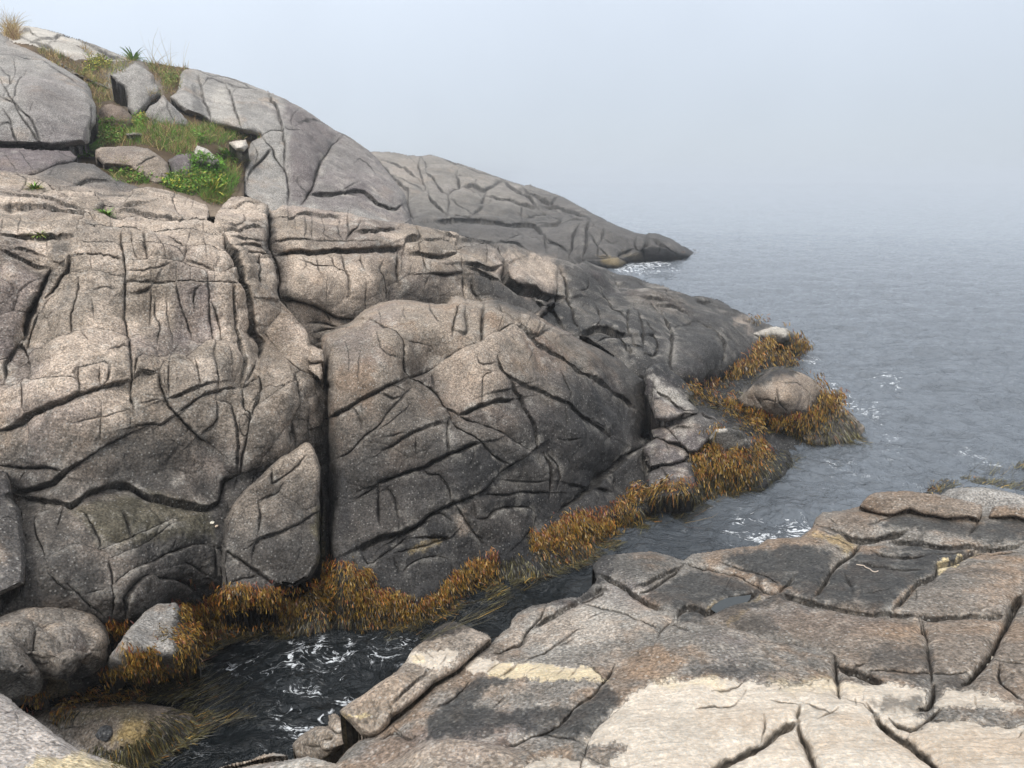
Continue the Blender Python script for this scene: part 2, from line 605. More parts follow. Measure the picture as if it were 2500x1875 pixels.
4,6: 1000 785 1150 785 1300 810 1450 850 1650 860 1800 860 2000 850 2212 820
4,0: 830 880 1000 915 1200 930 1350 930
2,0: 1350 930 1600 925 1800 910 2212 910
2,0: 640 990 850 1030 1100 1070 1340 1085
3,-8: 1860 860 1730 910 1690 930 1600 980 1550 1000 1430 1020 1410 1100 1360 1160 1250 1180 1180 1260 1100 1360 1030 1420
2,0: 280 810 400 840
3,0: 500 850 600 890
4,0: 1270 1480 1300 1580 1330 1659
2,0: 2090 1460 2212 1440
3,0: 1800 630 1740 720 1710 780
3,0: 600 1110 640 1200 660 1280
1,0: 350 1120 420 1060
2,0: 1240 1230 1230 1340
2,0: 340 660 450 690 560 740 700 760
1,0: 400 760 560 800 700 840
1,0: 360 700 520 760
1,0: 800 1290 950 1280 1000 1260
1,0: 960 1010 1040 1010
3,0: 830 680 950 600 1050 570
T13
4,0: 1520 620 1560 760 1570 880 1590 1000 1590 1090
6,0: 1600 1090 1600 1150 1580 1220 1500 1250
6,0: 2212 470 2130 600 2060 720 2010 830 1960 940 1870 1010 1800 1090
3,0: 2000 945 2100 945 2212 960
4,0: 2050 960 2040 1050 2090 1120 2212 1210
3,0: 1130 990 1400 995 1590 1000 1860 1000
5,6: 930 940 1020 960 1110 990 1200 1040 1280 1065
4,0: 1040 970 1100 950 1160 945
5,0: 920 870 940 960 950 1050 970 1170
4,-10: 0 655 250 710 500 770 700 810 850 860 920 910
5,0: 700 1210 680 1300 690 1340
6,0: 690 1340 690 1370 740 1480 780 1570 810 1659 830 1760
6,0: 680 1350 580 1380 480 1450 350 1520 230 1570 140 1610 80 1659 0 1740
6,0: 1200 1280 1270 1350 1360 1420 1450 1490 1560 1570 1650 1659 1740 1760
5,0: 1300 1300 1400 1350 1460 1370 1560 1310 1650 1260
3,0: 460 1300 470 1380 430 1450
3,0: 820 1330 900 1280 960 1250
3,0: 1070 1170 1075 1230
3,0: 1880 1170 1890 1250
2,0: 300 1180 340 1100
3,0: 2160 1460 2212 1400
2,0: 0 1240 100 1210 250 1220 290 1180
2,0: 500 1190 620 1200 700 1210
2,0: 100 1120 250 1110 330 1050
3,4: 1140 1210 1200 1280 1100 1200 1000 1170
2,0: 720 1200 850 1260 980 1300
2,0: 1700 1330 1560 1320 1480 1370
3,-6: 1480 1370 1520 1330 1800 1340 2212 1370
T10
4,-10: 1980 1659 2020 1500 2060 1400 2120 1340 2212 1270
4,-8: 1610 1640 1700 1590 1860 1555 1960 1580 2212 1640
"""
W = {1:1.6, 2:2.0, 3:2.2, 4:2.5, 5:3.4, 6:5.8}
DF = {1:2.4, 2:3.0, 3:3.6, 4:4.2, 5:5.0, 6:6.0}
C_OFF = np.zeros((NY,NX)); C_ST = np.zeros((NY,NX)); C_WALL = np.zeros((NY,NX)); C_FILL_SHADE = np.zeros((NY,NX)); C_PIL = np.zeros((NY,NX))
VARW = np.clip(1+.6*n2(U,V,34,21,3),.6,1.5)
_t = 'S'; _step_taken = {}
for ln in CR.strip().splitlines():
    ln = ln.strip()
    if ':' not in ln:
        _t = ln; continue
    hd, body = ln.split(':'); c, s = hd.split(','); c = int(c); s = float(s)
    pl = smooth(pts(_t+' '+body)); w = W[c]; m = max(60., w*6)
    sl = win(pl, m)
    d, sg = segdist(pl, WU[sl], WV[sl])
    # joints taper to their ends
    e0 = np.hypot(WU[sl]-pl[0,0], WV[sl]-pl[0,1]); e1 = np.hypot(WU[sl]-pl[-1,0], WV[sl]-pl[-1,1])
    tp = .35+.65*sstep(0, 26, np.minimum(e0, e1)); ww = w*(.78+.22*tp)*VARW[sl]
    o = DF[c]*w*tp*np.exp(-(d/ww)**2.2)+.9*w*np.exp(-d/(ww*2.2+2.5))*tp
    C_OFF[sl] = np.maximum(C_OFF[sl], o)+.25*np.minimum(C_OFF[sl], o)*0
    C_FILL_SHADE[sl] = np.maximum(C_FILL_SHADE[sl], np.exp(-(d/(ww*.95))**3)*(.45+.55*tp))
    if c >= 2: C_PIL[sl] = np.maximum(C_PIL[sl], np.exp(-d/11.)*tp*{2:1.6,3:3.2,4:5,5:7,6:9}[c])
    if s:
        q = abs(s)*np.exp(-(d/34.)**1.25)*tp; want = (sg > 0) if s > 0 else (sg < 0)
        C_ST[sl] += np.where(want, q*.55, -q*.45)
    if c >= 2: C_WALL[sl] = np.maximum(C_WALL[sl], (d < max(3.0, w*.8)).astype(float))
# ------------------------------------------------------------------ stains, wear and mineral bands (albedo zones)
ALB = {'base':(.245,.202,.160),'tan':(.36,.292,.232),'pale':(.40,.37,.325),'grey':(.245,.23,.21), 'mgrey':(.18,.163,.142),'dgrey':(.085,.078,.072),'purple':(.118,.098,.096),
 'dark':(.040,.039,.038),'black':(.022,.022,.023),'white':(.62,.545,.45),'cream':(.66,.53,.30),'rust':(.26,.165,.095),'brown':(.180,.134,.098),
 'char':(.028,.029,.029),'olive':(.10,.085,.035),'pinkw':(.36,.32,.285),'soil':(.085,.06,.036),'ochre':(.30,.22,.10), 'sand':(.47,.35,.24)}
ZN = """
T1
grey,30,.8: 730 420 960 400 1100 600 1100 700 900 800 700 600
dark,14,.62: 1270 520 1350 560 1390 700 1420 820 1300 760 1290 620
purple,40,.75: 0 900 260 990 480 1020 520 1090 260 1170 0 1165 -200 1100
dgrey,16,.8: 240 1170 380 1105 500 1090 640 1110 760 1190 950 1280 800 1320 300 1280
dgrey,16,.8: 1140 1080 1160 1070 1240 1190 1170 1220
brown,24,.35: 640 1010 850 980 1100 1060 1160 1240 960 1180 700 1110
pale,20,.5: 1430 600 1520 560 1560 640 1610 850 1450 850
purple,40,.45: 130 500 400 500 600 700 600 960 300 980 200 800
rust,24,.3: 40 260 240 340 260 370 60 290
brown,20,.4: 665 740 760 695 890 780 850 870 655 830
pale,18,.5: 1310 980 1400 1010 1460 1100 1320 1090
white,10,.4: 1545 965 1660 940 1670 980 1590 1020
T2
purple,24,.85: 262 250 330 300 500 380 650 500 590 560 440 890 380 960 290 950 262 700 255 400
purple,30,.5: 650 505 900 680 1060 900 1060 960 850 900 440 890 560 620
purple,30,.7: 440 900 760 890 900 980 1060 970 1120 1095 380 960
dgrey,30,.8: 1080 960 1130 1100 1260 1080 1100 1020
dgrey,30,.7: 1260 1080 1530 1060 1870 1070 2212 1100 2212 1400 1700 1240 1300 1130
tan,30,.22: 900 660 1180 640 1190 800 1060 860
dgrey,20,.6: 1880 840 2212 935 2212 1060 2000 960
T3
dgrey,26,.9: -200 660 300 690 480 640 660 640 980 740 1390 900 1210 940 820 990 300 930 -200 820
dgrey,20,.7: 200 430 480 492 760 645 980 740 700 650 500 560 330 540
ochre,10,.55: 730 910 830 905 900 950 920 975 820 990 740 960
ochre,14,.25: 880 860 980 840 1030 930 960 960
tan,26,.75: 95 945 420 912 520 960 500 1100 300 1100 130 1060
dark,30,.85: 90 1060 480 1160 560 1330 600 1410 300 1300 -100 1180 -100 1000
dark,30,.7: 600 960 860 1110 940 1240 930 1420 600 1400 500 1180
dark,40,.8: 930 1240 1240 1240 1500 1380 1600 1600 1500 1700 1000 1700 600 1430
brown,30,.4: 900 1140 1240 1150 1340 1290 1120 1230
dark,30,.6: 600 940 1240 1130 1700 1300 1700 1400 1300 1280 900 1130
pale,12,.8: 1780 1420 1920 1372 1990 1430 2010 1490 1880 1500
tan,14,.5: 1650 1310 1760 1320 1760 1400 1680 1360
T4
tan,60,.45: -200 60 1000 160 1800 220 1800 600 1640 690 0 300
tan,40,.4: 480 480 1500 460 1640 700 860 640 480 640
purple,50,.72: -200 740 290 740 250 880 150 1130 0 1360 -200 1400
purple,36,.6: 1180 820 1420 800 1440 1180 1220 1300 1180 1000
purple,36,.5: 880 1150 1240 1180 1240 1290 1000 1290 880 1290
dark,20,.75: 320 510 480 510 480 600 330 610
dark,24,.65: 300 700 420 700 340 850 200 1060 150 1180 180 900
brown,50,.35: 1720 850 1880 850 2080 1150 2080 1380 1800 1300
tan,30,.4: 900 1300 1190 1270 1230 1310 1080 1390
tan,30,.3: 240 1290 700 1120 860 1150 870 1400 700 1350 400 1420
T5
tan,30,.35: 200 450 1000 440 1440 480 1460 600 700 560 220 560
rust,20,.28: 300 780 520 800 720 900 600 950 380 920
purple,22,.5: 930 690 1000 690 1010 790 940 790
dark,26,.6: 1060 710 1360 760 1360 800 1090 790
purple,26,.3: 400 200 560 200 560 400 420 420
dark,40,.75: 1470 560 1750 600 1850 700 2160 770 2212 960 1800 800 1500 720
tan,50,.4: 560 900 1000 780 1400 780 1400 900 1400 1000 1200 860 800 1000
tan,40,.6: 1250 1250 1450 1080 1750 1060 1800 1250 1640 1500 1400 1500
tan,30,.5: 1600 1060 1640 1000 1830 910 1870 950 1700 1080
rust,30,.25: 1260 820 1420 810 1400 960
T6
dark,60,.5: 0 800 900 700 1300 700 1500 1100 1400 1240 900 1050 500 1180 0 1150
tan,20,.25: 0 400 720 220 700 400 0 700
olive,30,.35: 500 1170 900 1080 1400 1250 1450 1400 700 1460
pale,12,.35: 1160 1000 1240 990 1240 1060 1170 1070
T7
tan,30,.35: 0 850 150 780 190 840 0 1010
black,40,.6: 2060 140 2212 240 2212 960 2050 1080 1900 1050 2212 720
black,30,.75: 1100 860 1300 790 1560 920 1500 1000 1250 1150 1130 1180 1100 980
black,30,.65: 1380 1120 1790 1110 1800 1290 1690 1330 1650 1220 1300 1280
black,30,.7: 350 900 420 1000 450 1400 300 1500 290 1000
dark,40,.5: 850 400 1100 600 1080 640 900 500
black,40,.5: 620 1060 900 960 1100 1000 1110 1190 760 1100
ochre,10,.6: 830 1490 900 1450 1030 1450 1000 1480 830 1510
tan,16,.55: 1110 1270 1180 1240 1250 1370 1150 1400
olive,16,.5: 210 1200 280 1200 280 1659 190 1659
T8
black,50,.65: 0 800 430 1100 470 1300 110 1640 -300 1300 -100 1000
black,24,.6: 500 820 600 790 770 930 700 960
char,10,.9: 1200 960 1280 900 1380 820 1470 840 1490 870 1400 910 1300 940
brown,20,.5: 1330 830 1600 880 1660 1000 1500 1120 1200 1080 1120 1020 1200 1000 1360 980
pale,14,.6: 540 890 700 970 820 1090 700 1070 560 1000
pale,12,.5: 650 1210 780 1180 820 1220 760 1300
pale,12,.85: 920 1290 960 1240 1050 1225 1130 1250 1180 1320 1180 1370 1090 1400 960 1370
tan,12,.4: 540 1040 660 1060 700 1120 560 1130
T9
brown,30,.25: 0 640 300 515 500 560 720 760 700 1100 100 1000
olive,20,.55: 120 1300 400 1280 1100 1270 1000 1340 300 1330
ochre,12,.5: 280 1000 350 1080 640 1120 690 1090 600 1150 300 1140
black,8,.95: 360 1040 400 1020 450 1040 540 1000 620 1020 600 1080 500 1070 400 1080
pinkw,14,.85: -300 1050 130 1250 400 1440 640 1560 300 1659 -300 1800
cream,16,.75: 160 1659 300 1590 560 1560 880 1650 1000 1800 100 1800
purple,16,.45: 0 1270 120 1290 80 1340 0 1330
T10
white,5,.95: 805 935 850 858 900 872 1000 890 1070 905 1140 900 1130 970 1030 992 960 975 900 940
white,4,.9: 1155 975 1250 900 1395 910 1700 940 2050 955 2150 1040 1900 1048 1500 1045 1330 1020 1200 1010
cream,5,.66: 1335 1035 1390 930 1560 935 1700 950 1900 960 2050 950 2150 1040 1900 1048 1500 1045
cream,5,.5: 840 900 950 890 960 940 880 930
cream,6,.8: 365 1270 440 1290 620 1290 520 1320 370 1290
rust,14,.2: 400 1240 740 1010 950 980 700 1240
char,14,.88: 960 1340 1200 1100 1330 1050 1500 1050 1400 1120 1240 1210 1500 1290 1800 1270 2000 1170 2100 1110 2160 1080 2250 1180 2000 1400 1700 1440 1500 1380 1300 1430 950 1450
brown,30,.4: 620 1470 850 1440 900 1520 640 1640
pale,30,.4: 1400 760 2000 500 2212 500 2212 760 1700 940
tan,20,.3: 640 1640 980 1455 1300 1480 1600 1600
rust,16,.5: 1600 1560 1900 1490 1960 1600 1650 1659
T11
char,12,.9: 1310 960 1500 900 2000 870 2300 890 2330 960 2270 1010 2290 1060 2240 1200 2150 1320 1900 1230 1700 1140 1450 1050
char,16,.85: 640 1290 900 1130 1040 1040 1150 1040 1400 1120 1650 1220 1600 1290 1200 1400 1000 1370 800 1400
char,26,.6: 400 950 700 930 900 990 900 1060 560 1190 350 1100
char,10,.85: 960 1400 1100 1380 1200 1430 1200 1510 940 1500
char,10,.85: 1230 1430 1320 1340 1600 1300 1900 1270 2212 1370 2000 1340 1560 1380 1370 1510
ochre,6,.75: 1200 1410 1330 1350 1600 1290 1640 1250 1560 1310 1340 1360 1230 1420
ochre,6,.6: 1350 1510 1500 1420 1560 1380 1420 1490 1380 1525
pale,40,.35: 0 1340 250 1120 500 1250 900 1500 700 1640 0 1640
rust,8,.45: 1650 1190 1800 1270 1900 1200 1800 1260
T12
char,12,.92: 640 960 700 920 860 880 870 850 1200 835 1600 870 1700 900 1560 990 1420 1020 1390 1110 1230 1190 1180 1260 1020 1430 850 1440 600 1400 330 1320 440 1120 520 1040 600 1010
char,14,.85: 860 660 1000 600 1160 590 1300 610 1800 650 2212 640 2400 640 2400 760 1900 800 1400 770 1100 720
char,10,.7: 580 600 700 580 880 640 830 680 650 640
brown,30,.7: 330 600 740 510 900 570 800 700 560 730 210 730
rust,40,.25: 0 800 400 760 700 780 560 900
ochre,8,.55: 250 760 560 760 740 800 620 930 500 850
dark,30,.45: 820 440 900 400 1000 430 960 560 830 520
brown,30,.55: 1180 540 1500 600 1800 640 1700 650 1300 600
grey,14,.8: 1460 400 1640 325 2060 370 2500 420 2500 520 1900 500 1700 440
cream,3,.8: 1865 855 1780 885 1730 915 1720 900 1790 865
cream,3,.85: 1680 930 1600 980 1510 1010 1430 1090 1415 1030 1450 1005 1540 995 1600 945
rust,8,.6: 1200 1220 1240 1230 1170 1330 1040 1415 1120 1330
char,20,.5: 1420 1100 1500 1040 1900 1080 2100 1130 1600 1150 1300 1200
char,20,.5: 2050 1190 2212 1130 2300 1200 2212 1240
brown,60,.3: 1240 1200 2212 1150 2212 1659 0 1659 0 1380 1200 1470
T13
brown,60,.55: 200 560 900 540 1500 620 2300 600 2300 1300 1900 1160 1550 1080 950 1040 850 860 0 660
char,20,.6: 250 620 480 600 700 800 860 860 700 830 400 740
char,14,.6: -20 930 200 940 400 960 560 1000 380 1040 0 1000
char,12,.6: 1190 830 1300 810 1560 830 1590 990 1150 980
char,14,.65: 950 970 1130 990 1590 1010 1850 1010 1780 1100 1600 1090 1250 1050
rust,30,.3: 1250 620 1500 640 1560 800 1250 780
white,9,.96: -760 1430 -650 1330 -540 1240 -400 1130 -300 1060 -150 1030 0 1015 120 1030 300 1045 450 1080 600 1085 800 1070 950 1050 1120 1060 1280 1070 1400 1090 1560 1090 1590 1200 1480 1260 1600 1290 1480 1370 1560 1330 2212 1375 2800 1400 2800 2100 -1200 2100 -1160 1650 -1060 1590 -900 1555 -800 1580 -600 1630 -500 1500 -740 1490
white,10,.8: 1600 1200 1700 1100 1850 1130 2050 1190 2212 1240 2212 1270 1900 1260 1650 1230
char,12,.75: 1180 1200 1350 1170 1560 1160 1560 1220 1480 1245 1250 1260
sand,60,.55: 600 1440 1200 1480 1700 1659 2300 1659 2300 1420 1500 1400 900 1500
sand,60,.5: 0 1250 400 1280 640 1200 500 1350 100 1400
sand,20,.6: 850 1330 1200 1300 1180 1380 900 1370
cream,30,.4: 500 1080 900 1060 1100 1100 700 1140
cream,20,.4: -300 1060 100 1020 200 1090 -200 1110
rust,40,.12: 1500 1380 2300 1420 2300 1700
"""
ZONES = []
_t = 'S'
for ln in ZN.strip().splitlines():
    if ':' not in ln: _t = ln.strip(); continue
    hd, body = ln.split(':'); c, s, a = hd.split(',')
    ZONES.append((c, float(s), float(a), pts(_t+' '+body)))
WEED_BLACK = '''
T9 1180 700 1250 540 1400 520 1500 440 1900 455 2050 425 2130 360 2230 400 2230 900 1500 1000 1180 1100
T10 0 470 200 350 330 260 440 370 700 465 850 520 1080 370 1440 170 1640 80 1830 10 2212 -30 2212 400 1000 800 0 900
T11 -100 600 280 570 640 290 680 340 960 290 1060 300 1200 500 500 900 -100 1000
T8 780 1440 960 1400 1190 1350 1560 1430 1150 1740 800 1740
T8 880 930 1200 680 1350 660 1515 840 1230 930 980 1100 1300 1180 1560 1120 1650 980 1960 1230 1940 1340 1500 1300 1100 1300 800 1080
T3 1950 1390 2160 1510 2080 1560 1900 1540 2010 1450'''
for _l in WEED_BLACK.strip().splitlines(): ZONES.append(('black', 12., .9, pts(_l)))
WX = U+n2(U,V,90,11,3)*16+n2(U,V,12,13,3)*7
WY = V+n2(U,V,90,12,3)*13+n2(U,V,12,14,3)*7
ZA = np.zeros((NY,NX,4)); WETG = np.zeros((NY,NX)); WHITE = np.zeros((NY,NX))
SOFTN = .5+.5*n2(U,V,36,15,3)
for c, s, a, pl in ZONES:
    sl = win(pl, s+30); x = WX[sl]; y = WY[sl]
    ins = inside(pl, x, y); d, _ = segdist(pl, x, y, True); sd = np.where(ins, d, -d)
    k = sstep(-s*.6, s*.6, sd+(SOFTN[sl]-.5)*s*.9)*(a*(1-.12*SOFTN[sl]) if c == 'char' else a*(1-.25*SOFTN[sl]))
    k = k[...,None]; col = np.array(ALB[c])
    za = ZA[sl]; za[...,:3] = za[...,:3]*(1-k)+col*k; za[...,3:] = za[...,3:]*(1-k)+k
    if c == 'char': WETG[sl] = np.maximum(WETG[sl], k[...,0])
    if c in ('white',): WHITE[sl] = np.maximum(WHITE[sl], k[...,0])
    if c in ('black','dark'): WETG[sl] = np.maximum(WETG[sl], k[...,0]*.5)
print('fields', round(time.time()-T_START,1))
# ------------------------------------------------------------------ layers of rock
col_main = bpy.context.scene.collection
def link(o): col_main.objects.link(o); return o
def tps(cx, cy, val):
    n = len(cx); s = 500.
    X = np.stack([cx, cy], 1)/s
    r = np.linalg.norm(X[:,None]-X[None], axis=2); K = np.where(r > 0, r*r*np.log(r+1e-12), 0)
    K += np.eye(n)*2e-3
    Pm = np.hstack([np.ones((n,1)), X]); A = np.zeros((n+3,n+3)); A[:n,:n] = K; A[:n,n:] = Pm; A[n:,:n] = Pm.T
    w = np.linalg.lstsq(A, np.concatenate([val, np.zeros(3)]), rcond=None)[0]
    def f(u, v):
        out = w[n]+w[n+1]*u/s+w[n+2]*v/s
        for i in range(n):
            q = ((u/s-X[i,0])**2+(v/s-X[i,1])**2); out = out+w[i]*.5*np.where(q > 0, q*np.log(q+1e-12), 0)
        return out
    return f
def ctrl(s):
    tok = s.split(); res = []
    for i in range(0, len(tok), 3):
        u, v = float(tok[i]), float(tok[i+1]); k = tok[i+2]; r = ray(u, v); q = float(k[1:])
        zd = q/math.hypot(r[0], r[1]) if k[0] == 'r' else (q-H)/r[2]
        res.append((u, v, 1.0/zd))
    return np.array(res)
VIS_D = np.full((NY,NX), 1e9); VIS_P = np.zeros((NY,NX,3)); VIS_N = np.zeros((NY,NX,3))
def normals_of(P):
    du = np.empty_like(P); dv = np.empty_like(P)
    du[:,1:-1] = P[:,2:]-P[:,:-2]; du[:,0] = P[:,1]-P[:,0]; du[:,-1] = P[:,-1]-P[:,-2]
    dv[1:-1] = P[2:]-P[:-2]; dv[0] = P[1]-P[0]; dv[-1] = P[-1]-P[-2]
    N = np.cross(dv, du); N /= np.linalg.norm(N, axis=2)[...,None]+1e-12
    return N
def label_regions(mask, wall, minsize):
    free = mask & ~wall; lab = np.full(mask.shape, -1, np.int32); cur = 0; sizes = []
    h, w = mask.shape; fl = free.ravel(); lb = lab.ravel()
    for start in np.flatnonzero(fl):
        if lb[start] >= 0: continue
        st = [start]; lb[start] = cur; cnt = 0
        while st:
            p = st.pop(); cnt += 1; x = p % w
            if x > 0 and fl[p-1] and lb[p-1] < 0: lb[p-1] = cur; st.append(p-1)
            if x < w-1 and fl[p+1] and lb[p+1] < 0: lb[p+1] = cur; st.append(p+1)
            if p >= w and fl[p-w] and lb[p-w] < 0: lb[p-w] = cur; st.append(p-w)
            if p < w*(h-1) and fl[p+w] and lb[p+w] < 0: lb[p+w] = cur; st.append(p+w)
        sizes.append(cnt); cur += 1
    sizes = np.array(sizes) if sizes else np.array([0])
    keep = sizes >= minsize
    if not keep.any(): return np.where(mask, 0, -1)
    remap = np.where(keep, np.cumsum(keep)-1, -1)
    lab = np.where(lab >= 0, remap[np.maximum(lab,0)], -1)
    for _ in range(400):
        miss = mask & (lab < 0)
        if not miss.any(): break
        nb = lab.copy()
        for ax, sh in ((0,1),(0,-1),(1,1),(1,-1)):
            r = np.roll(lab, sh, ax)
            if ax == 0: r[0 if sh == 1 else -1] = -1
            else: r[:,0 if sh == 1 else -1] = -1
            nb = np.where(miss & (nb < 0) & (r >= 0), r, nb)
        if (nb == lab).all(): break
        lab = nb
    return np.where(mask, np.maximum(lab, 0), -1)
def mesh_np(name, verts, faces, mat, cols=None, wet=None, normals=None):
    me = bpy.data.meshes.new(name); nv = len(verts); nf = len(faces); k = faces.shape[1]
    me.vertices.add(nv); me.vertices.foreach_set('co', np.ascontiguousarray(verts, np.float32).ravel())
    me.loops.add(nf*k); me.loops.foreach_set('vertex_index', np.ascontiguousarray(faces, np.int32).ravel())
    me.polygons.add(nf); me.polygons.foreach_set('loop_start', np.arange(0, nf*k, k, dtype=np.int32))
    me.update(calc_edges=True); me.validate()
    me.polygons.foreach_set('use_smooth', np.ones(len(me.polygons), bool))
    if cols is not None:
        at = me.color_attributes.new('alb', 'FLOAT_COLOR', 'POINT')
        c4 = np.ones((nv,4), np.float32); c4[:,:cols.shape[1]] = cols
        if wet is not None: c4[:,3] = wet
        at.data.foreach_set('color', c4.ravel())
    if normals is not None and len(me.polygons) == nf:
        me.normals_split_custom_set_from_vertices(normals.astype(np.float32).tolist())
    if mat: me.materials.append(mat)
    return me
MAT = {}
def tagit(o, label=None, cat=None, group=None, kind=None):
    if label: o['label'] = label
    if cat: o['category'] = cat
    if group: o['group'] = group
    if kind or label: o['kind'] = kind or 'thing'
    return o
NTRI = 0
def layer(name, label, cat, outline, controls, rnd=(16, .12), skirt=(.5, 1.0), base='base', rough=1.0, parts=False,
          group=None, kind=None, tide=None, crackle=.5, minpart=420, rockmat='rock', jag=1.0, base2=None, tilt=1.0, stepk=1.0, pillow=1.5, facet=1.0, hue=1.0):
    global NTRI
    pl = pts(outline); sl = win(pl, 4); u, v = U[sl], V[sl]
    ju = u+(WU[sl]-u)*.6*jag; jv = v+(WV[sl]-v)*.6*jag
    mask = inside(pl, ju, jv)
    if mask.sum() < 12: return None
    c = ctrl(controls); f = tps(c[:,0], c[:,1], c[:,2])
    inv = f(u, v); inv = np.clip(inv, c[:,2].min()*.55, c[:,2].max()*1.6); zd = 1/inv
    R = ray(u, v); rl = np.linalg.norm(R, axis=2)
    d, _ = segdist(pl, ju, jv, True); t = np.clip(d/rnd[0], 0, 1)
    zd = zd+rnd[1]*(1-np.sqrt(np.clip(1-(1-t)**2, 0, 1)))
    P = R*zd[...,None]; P[...,2] += H
    N = normals_of(P); mpp = zd/F
    sc = np.clip(np.median(zd[mask])/9., .6, 3.5)
    big = fbm(P*.9/sc+3.1, 3)*.055*sc
    med = fbm(P*3.4/sc+9.7, 4, .55)*.020*sc
    Pw_ = P+.10*sc*np.stack([fbm(P*1.7/sc+k_, 2) for k_ in (3.,13.,23.)], -1)
    f1, e1 = facets(Pw_*np.array([1,1,1.25]), .62*sc, .55, .55, 3); f2, e2 = facets(Pw_, .21*sc, .55, .6, 40)
    g1 = sstep(-.35, .35, perlin(P*.9/sc+15.)); g2 = sstep(-.1, .5, perlin(P*1.4/sc+25.))
    crs = facet*(f1*.30*(.35+.65*g1)+f2*.30*(.15+.85*g2))
    q1 = perlin(P*np.array([1.6,1.6,2.4])/sc+31.7)+.22*perlin(P*7/sc)+.06*perlin(P*19/sc); q2 = perlin(P*np.array([2.7,2.1,1.3])/sc+77.1)+.2*perlin(P*9/sc+5)
    gate = sstep(-.1, .5, perlin(P*.8/sc+51.))
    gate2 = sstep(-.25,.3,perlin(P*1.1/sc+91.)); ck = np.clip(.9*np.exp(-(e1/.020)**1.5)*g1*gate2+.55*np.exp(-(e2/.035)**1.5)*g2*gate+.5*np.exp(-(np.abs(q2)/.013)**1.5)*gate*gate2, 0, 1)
    pit = sstep(.25, .6, perlin(P*11+4.))*.006
    C_off = C_OFF[sl]; C_st = C_ST[sl]
    disp = rough*(big*.7+crs+med-pit)+(C_st*.8*stepk-C_PIL[sl]*pillow)*mpp
    edge = np.clip(t*1.3, 0, 1)
    lab = label_regions(mask, (C_WALL[sl] > .5), minpart) if parts else np.where(mask, 0, -1)
    if parts and lab.max() > 0:
        for Lb in range(lab.max()+1):
            mk = lab == Lb; uc, vc = u[mk].mean(), v[mk].mean(); rs = np.random.default_rng(int(uc*7+vc*13)); a_, b_, c_ = rs.uniform(-.11,.11), rs.uniform(-.11,.11), rs.uniform(-5,5)
            disp[mk] += np.clip((u[mk]-uc)*a_+(v[mk]-vc)*b_+c_, -8, 8)[...]*mpp[mk]*tilt*.6
    P = P+N*(disp*(.25+.75*edge))[...,None]
    cosv = np.clip(np.abs((N*R).sum(-1)/rl), .30, 1)
    P = P+(R/rl[...,None])*((C_off*mpp*np.clip(.75/cosv, 1, 1.5)+crackle*ck*.022*sc)*(.25+.75*edge))[...,None]
    N = normals_of(P); N = np.where((N*R).sum(-1, keepdims=True) > 0, -N, N)
    dd = np.linalg.norm(P-np.array([0,0,H]), axis=2)
    bt = np.where(mask, dd, 1e9); cur = VIS_D[sl]; k = bt < cur
    VIS_D[sl] = np.where(k, dd, cur); VIS_P[sl] = np.where(k[...,None], P, VIS_P[sl]); VIS_N[sl] = np.where(k[...,None], N, VIS_N[sl])
    # albedo
    b = np.array(ALB[base]); colr = np.broadcast_to(b, P.shape).copy()
    v1 = fbm(P*1.3/sc+21, 4); v2 = fbm(P*np.array([5,5,1.6])/sc+41, 3)
    if base2: kk = sstep(-.1, .45, v1+.3*v2)[...,None]; colr = colr*(1-kk)+np.array(ALB[base2])*kk
    v3 = fbm(P*2.1/sc+61, 4); v4 = fbm(P*.8/sc+81, 3); v5 = fbm(P*6/sc+91, 3)
    for nm, kk in (('rust', .30*sstep(.25,.9,v3+.3*v5)), ('purple', .45*sstep(.15,.8,v4-.2*v3)), ('pale', .35*sstep(.35,.95,v5+.4*v4)), ('mgrey', .4*sstep(.1,.8,-v4+.3*v5))):
        colr = colr*(1-kk[...,None]*hue)+np.array(ALB[nm])*kk[...,None]*hue
    # run-off streaks and weathering
    colr *= (1+.22*v1[...,None]+.14*v2[...,None])
    wet = np.zeros(u.shape)
    if tide:                       # black intertidal lichen belt, height in metres
        zz = P[...,2]+.22*v1+.10*v2; kk = (1-sstep(tide[0], tide[1], zz))[...,None]*tide[2]
        colr = colr*(1-kk)+np.array(ALB['dark'])*(1+.35*v2[...,None])*kk; wet = kk[...,0]*.5
        if len(tide) > 3:
            kk = (1-sstep(tide[3]-.12, tide[3]+.2, zz))[...,None]*.6; colr = colr*(1-kk)+np.array(ALB['black'])*kk
            wet = np.maximum(wet, kk[...,0])
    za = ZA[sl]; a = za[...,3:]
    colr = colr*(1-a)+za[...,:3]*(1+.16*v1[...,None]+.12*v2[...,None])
    jr = np.clip(C_PIL[sl]/4.,0,1)*sstep(.0,.6,v5+.6*v3)*.45*hue; colr = colr*(1-jr[...,None])+np.array(ALB['pale'])*.95*jr[...,None]
    fk = (np.clip(.86*C_FILL_SHADE[sl]*np.clip(.85+.7*v2,.3,1)+.45*crackle*ck,0,.85))[...,None]; colr = colr*(1-fk)+np.array([.022,.020,.018])*fk   # black lichen and soil in the joints, plus crack shade painted into the colour
    wet = np.maximum(wet, WETG[sl]); colr = np.clip(colr, .012, .8)
    wet = np.where(WHITE[sl] > .5, -1.0, wet)
    # mesh
    h, w = mask.shape
    cell = mask[:-1,:-1] & mask[1:,:-1] & mask[:-1,1:] & mask[1:,1:]
    idx = np.arange(h*w).reshape(h, w)
    cj, ci = np.nonzero(cell)
    faces = np.stack([idx[cj,ci], idx[cj+1,ci], idx[cj+1,ci+1], idx[cj,ci+1]], 1); fl = lab[cj,ci]
    Pf = P.reshape(-1,3); Nf = N.reshape(-1,3); Cf = colr.reshape(-1,3); Wf = wet.ravel()
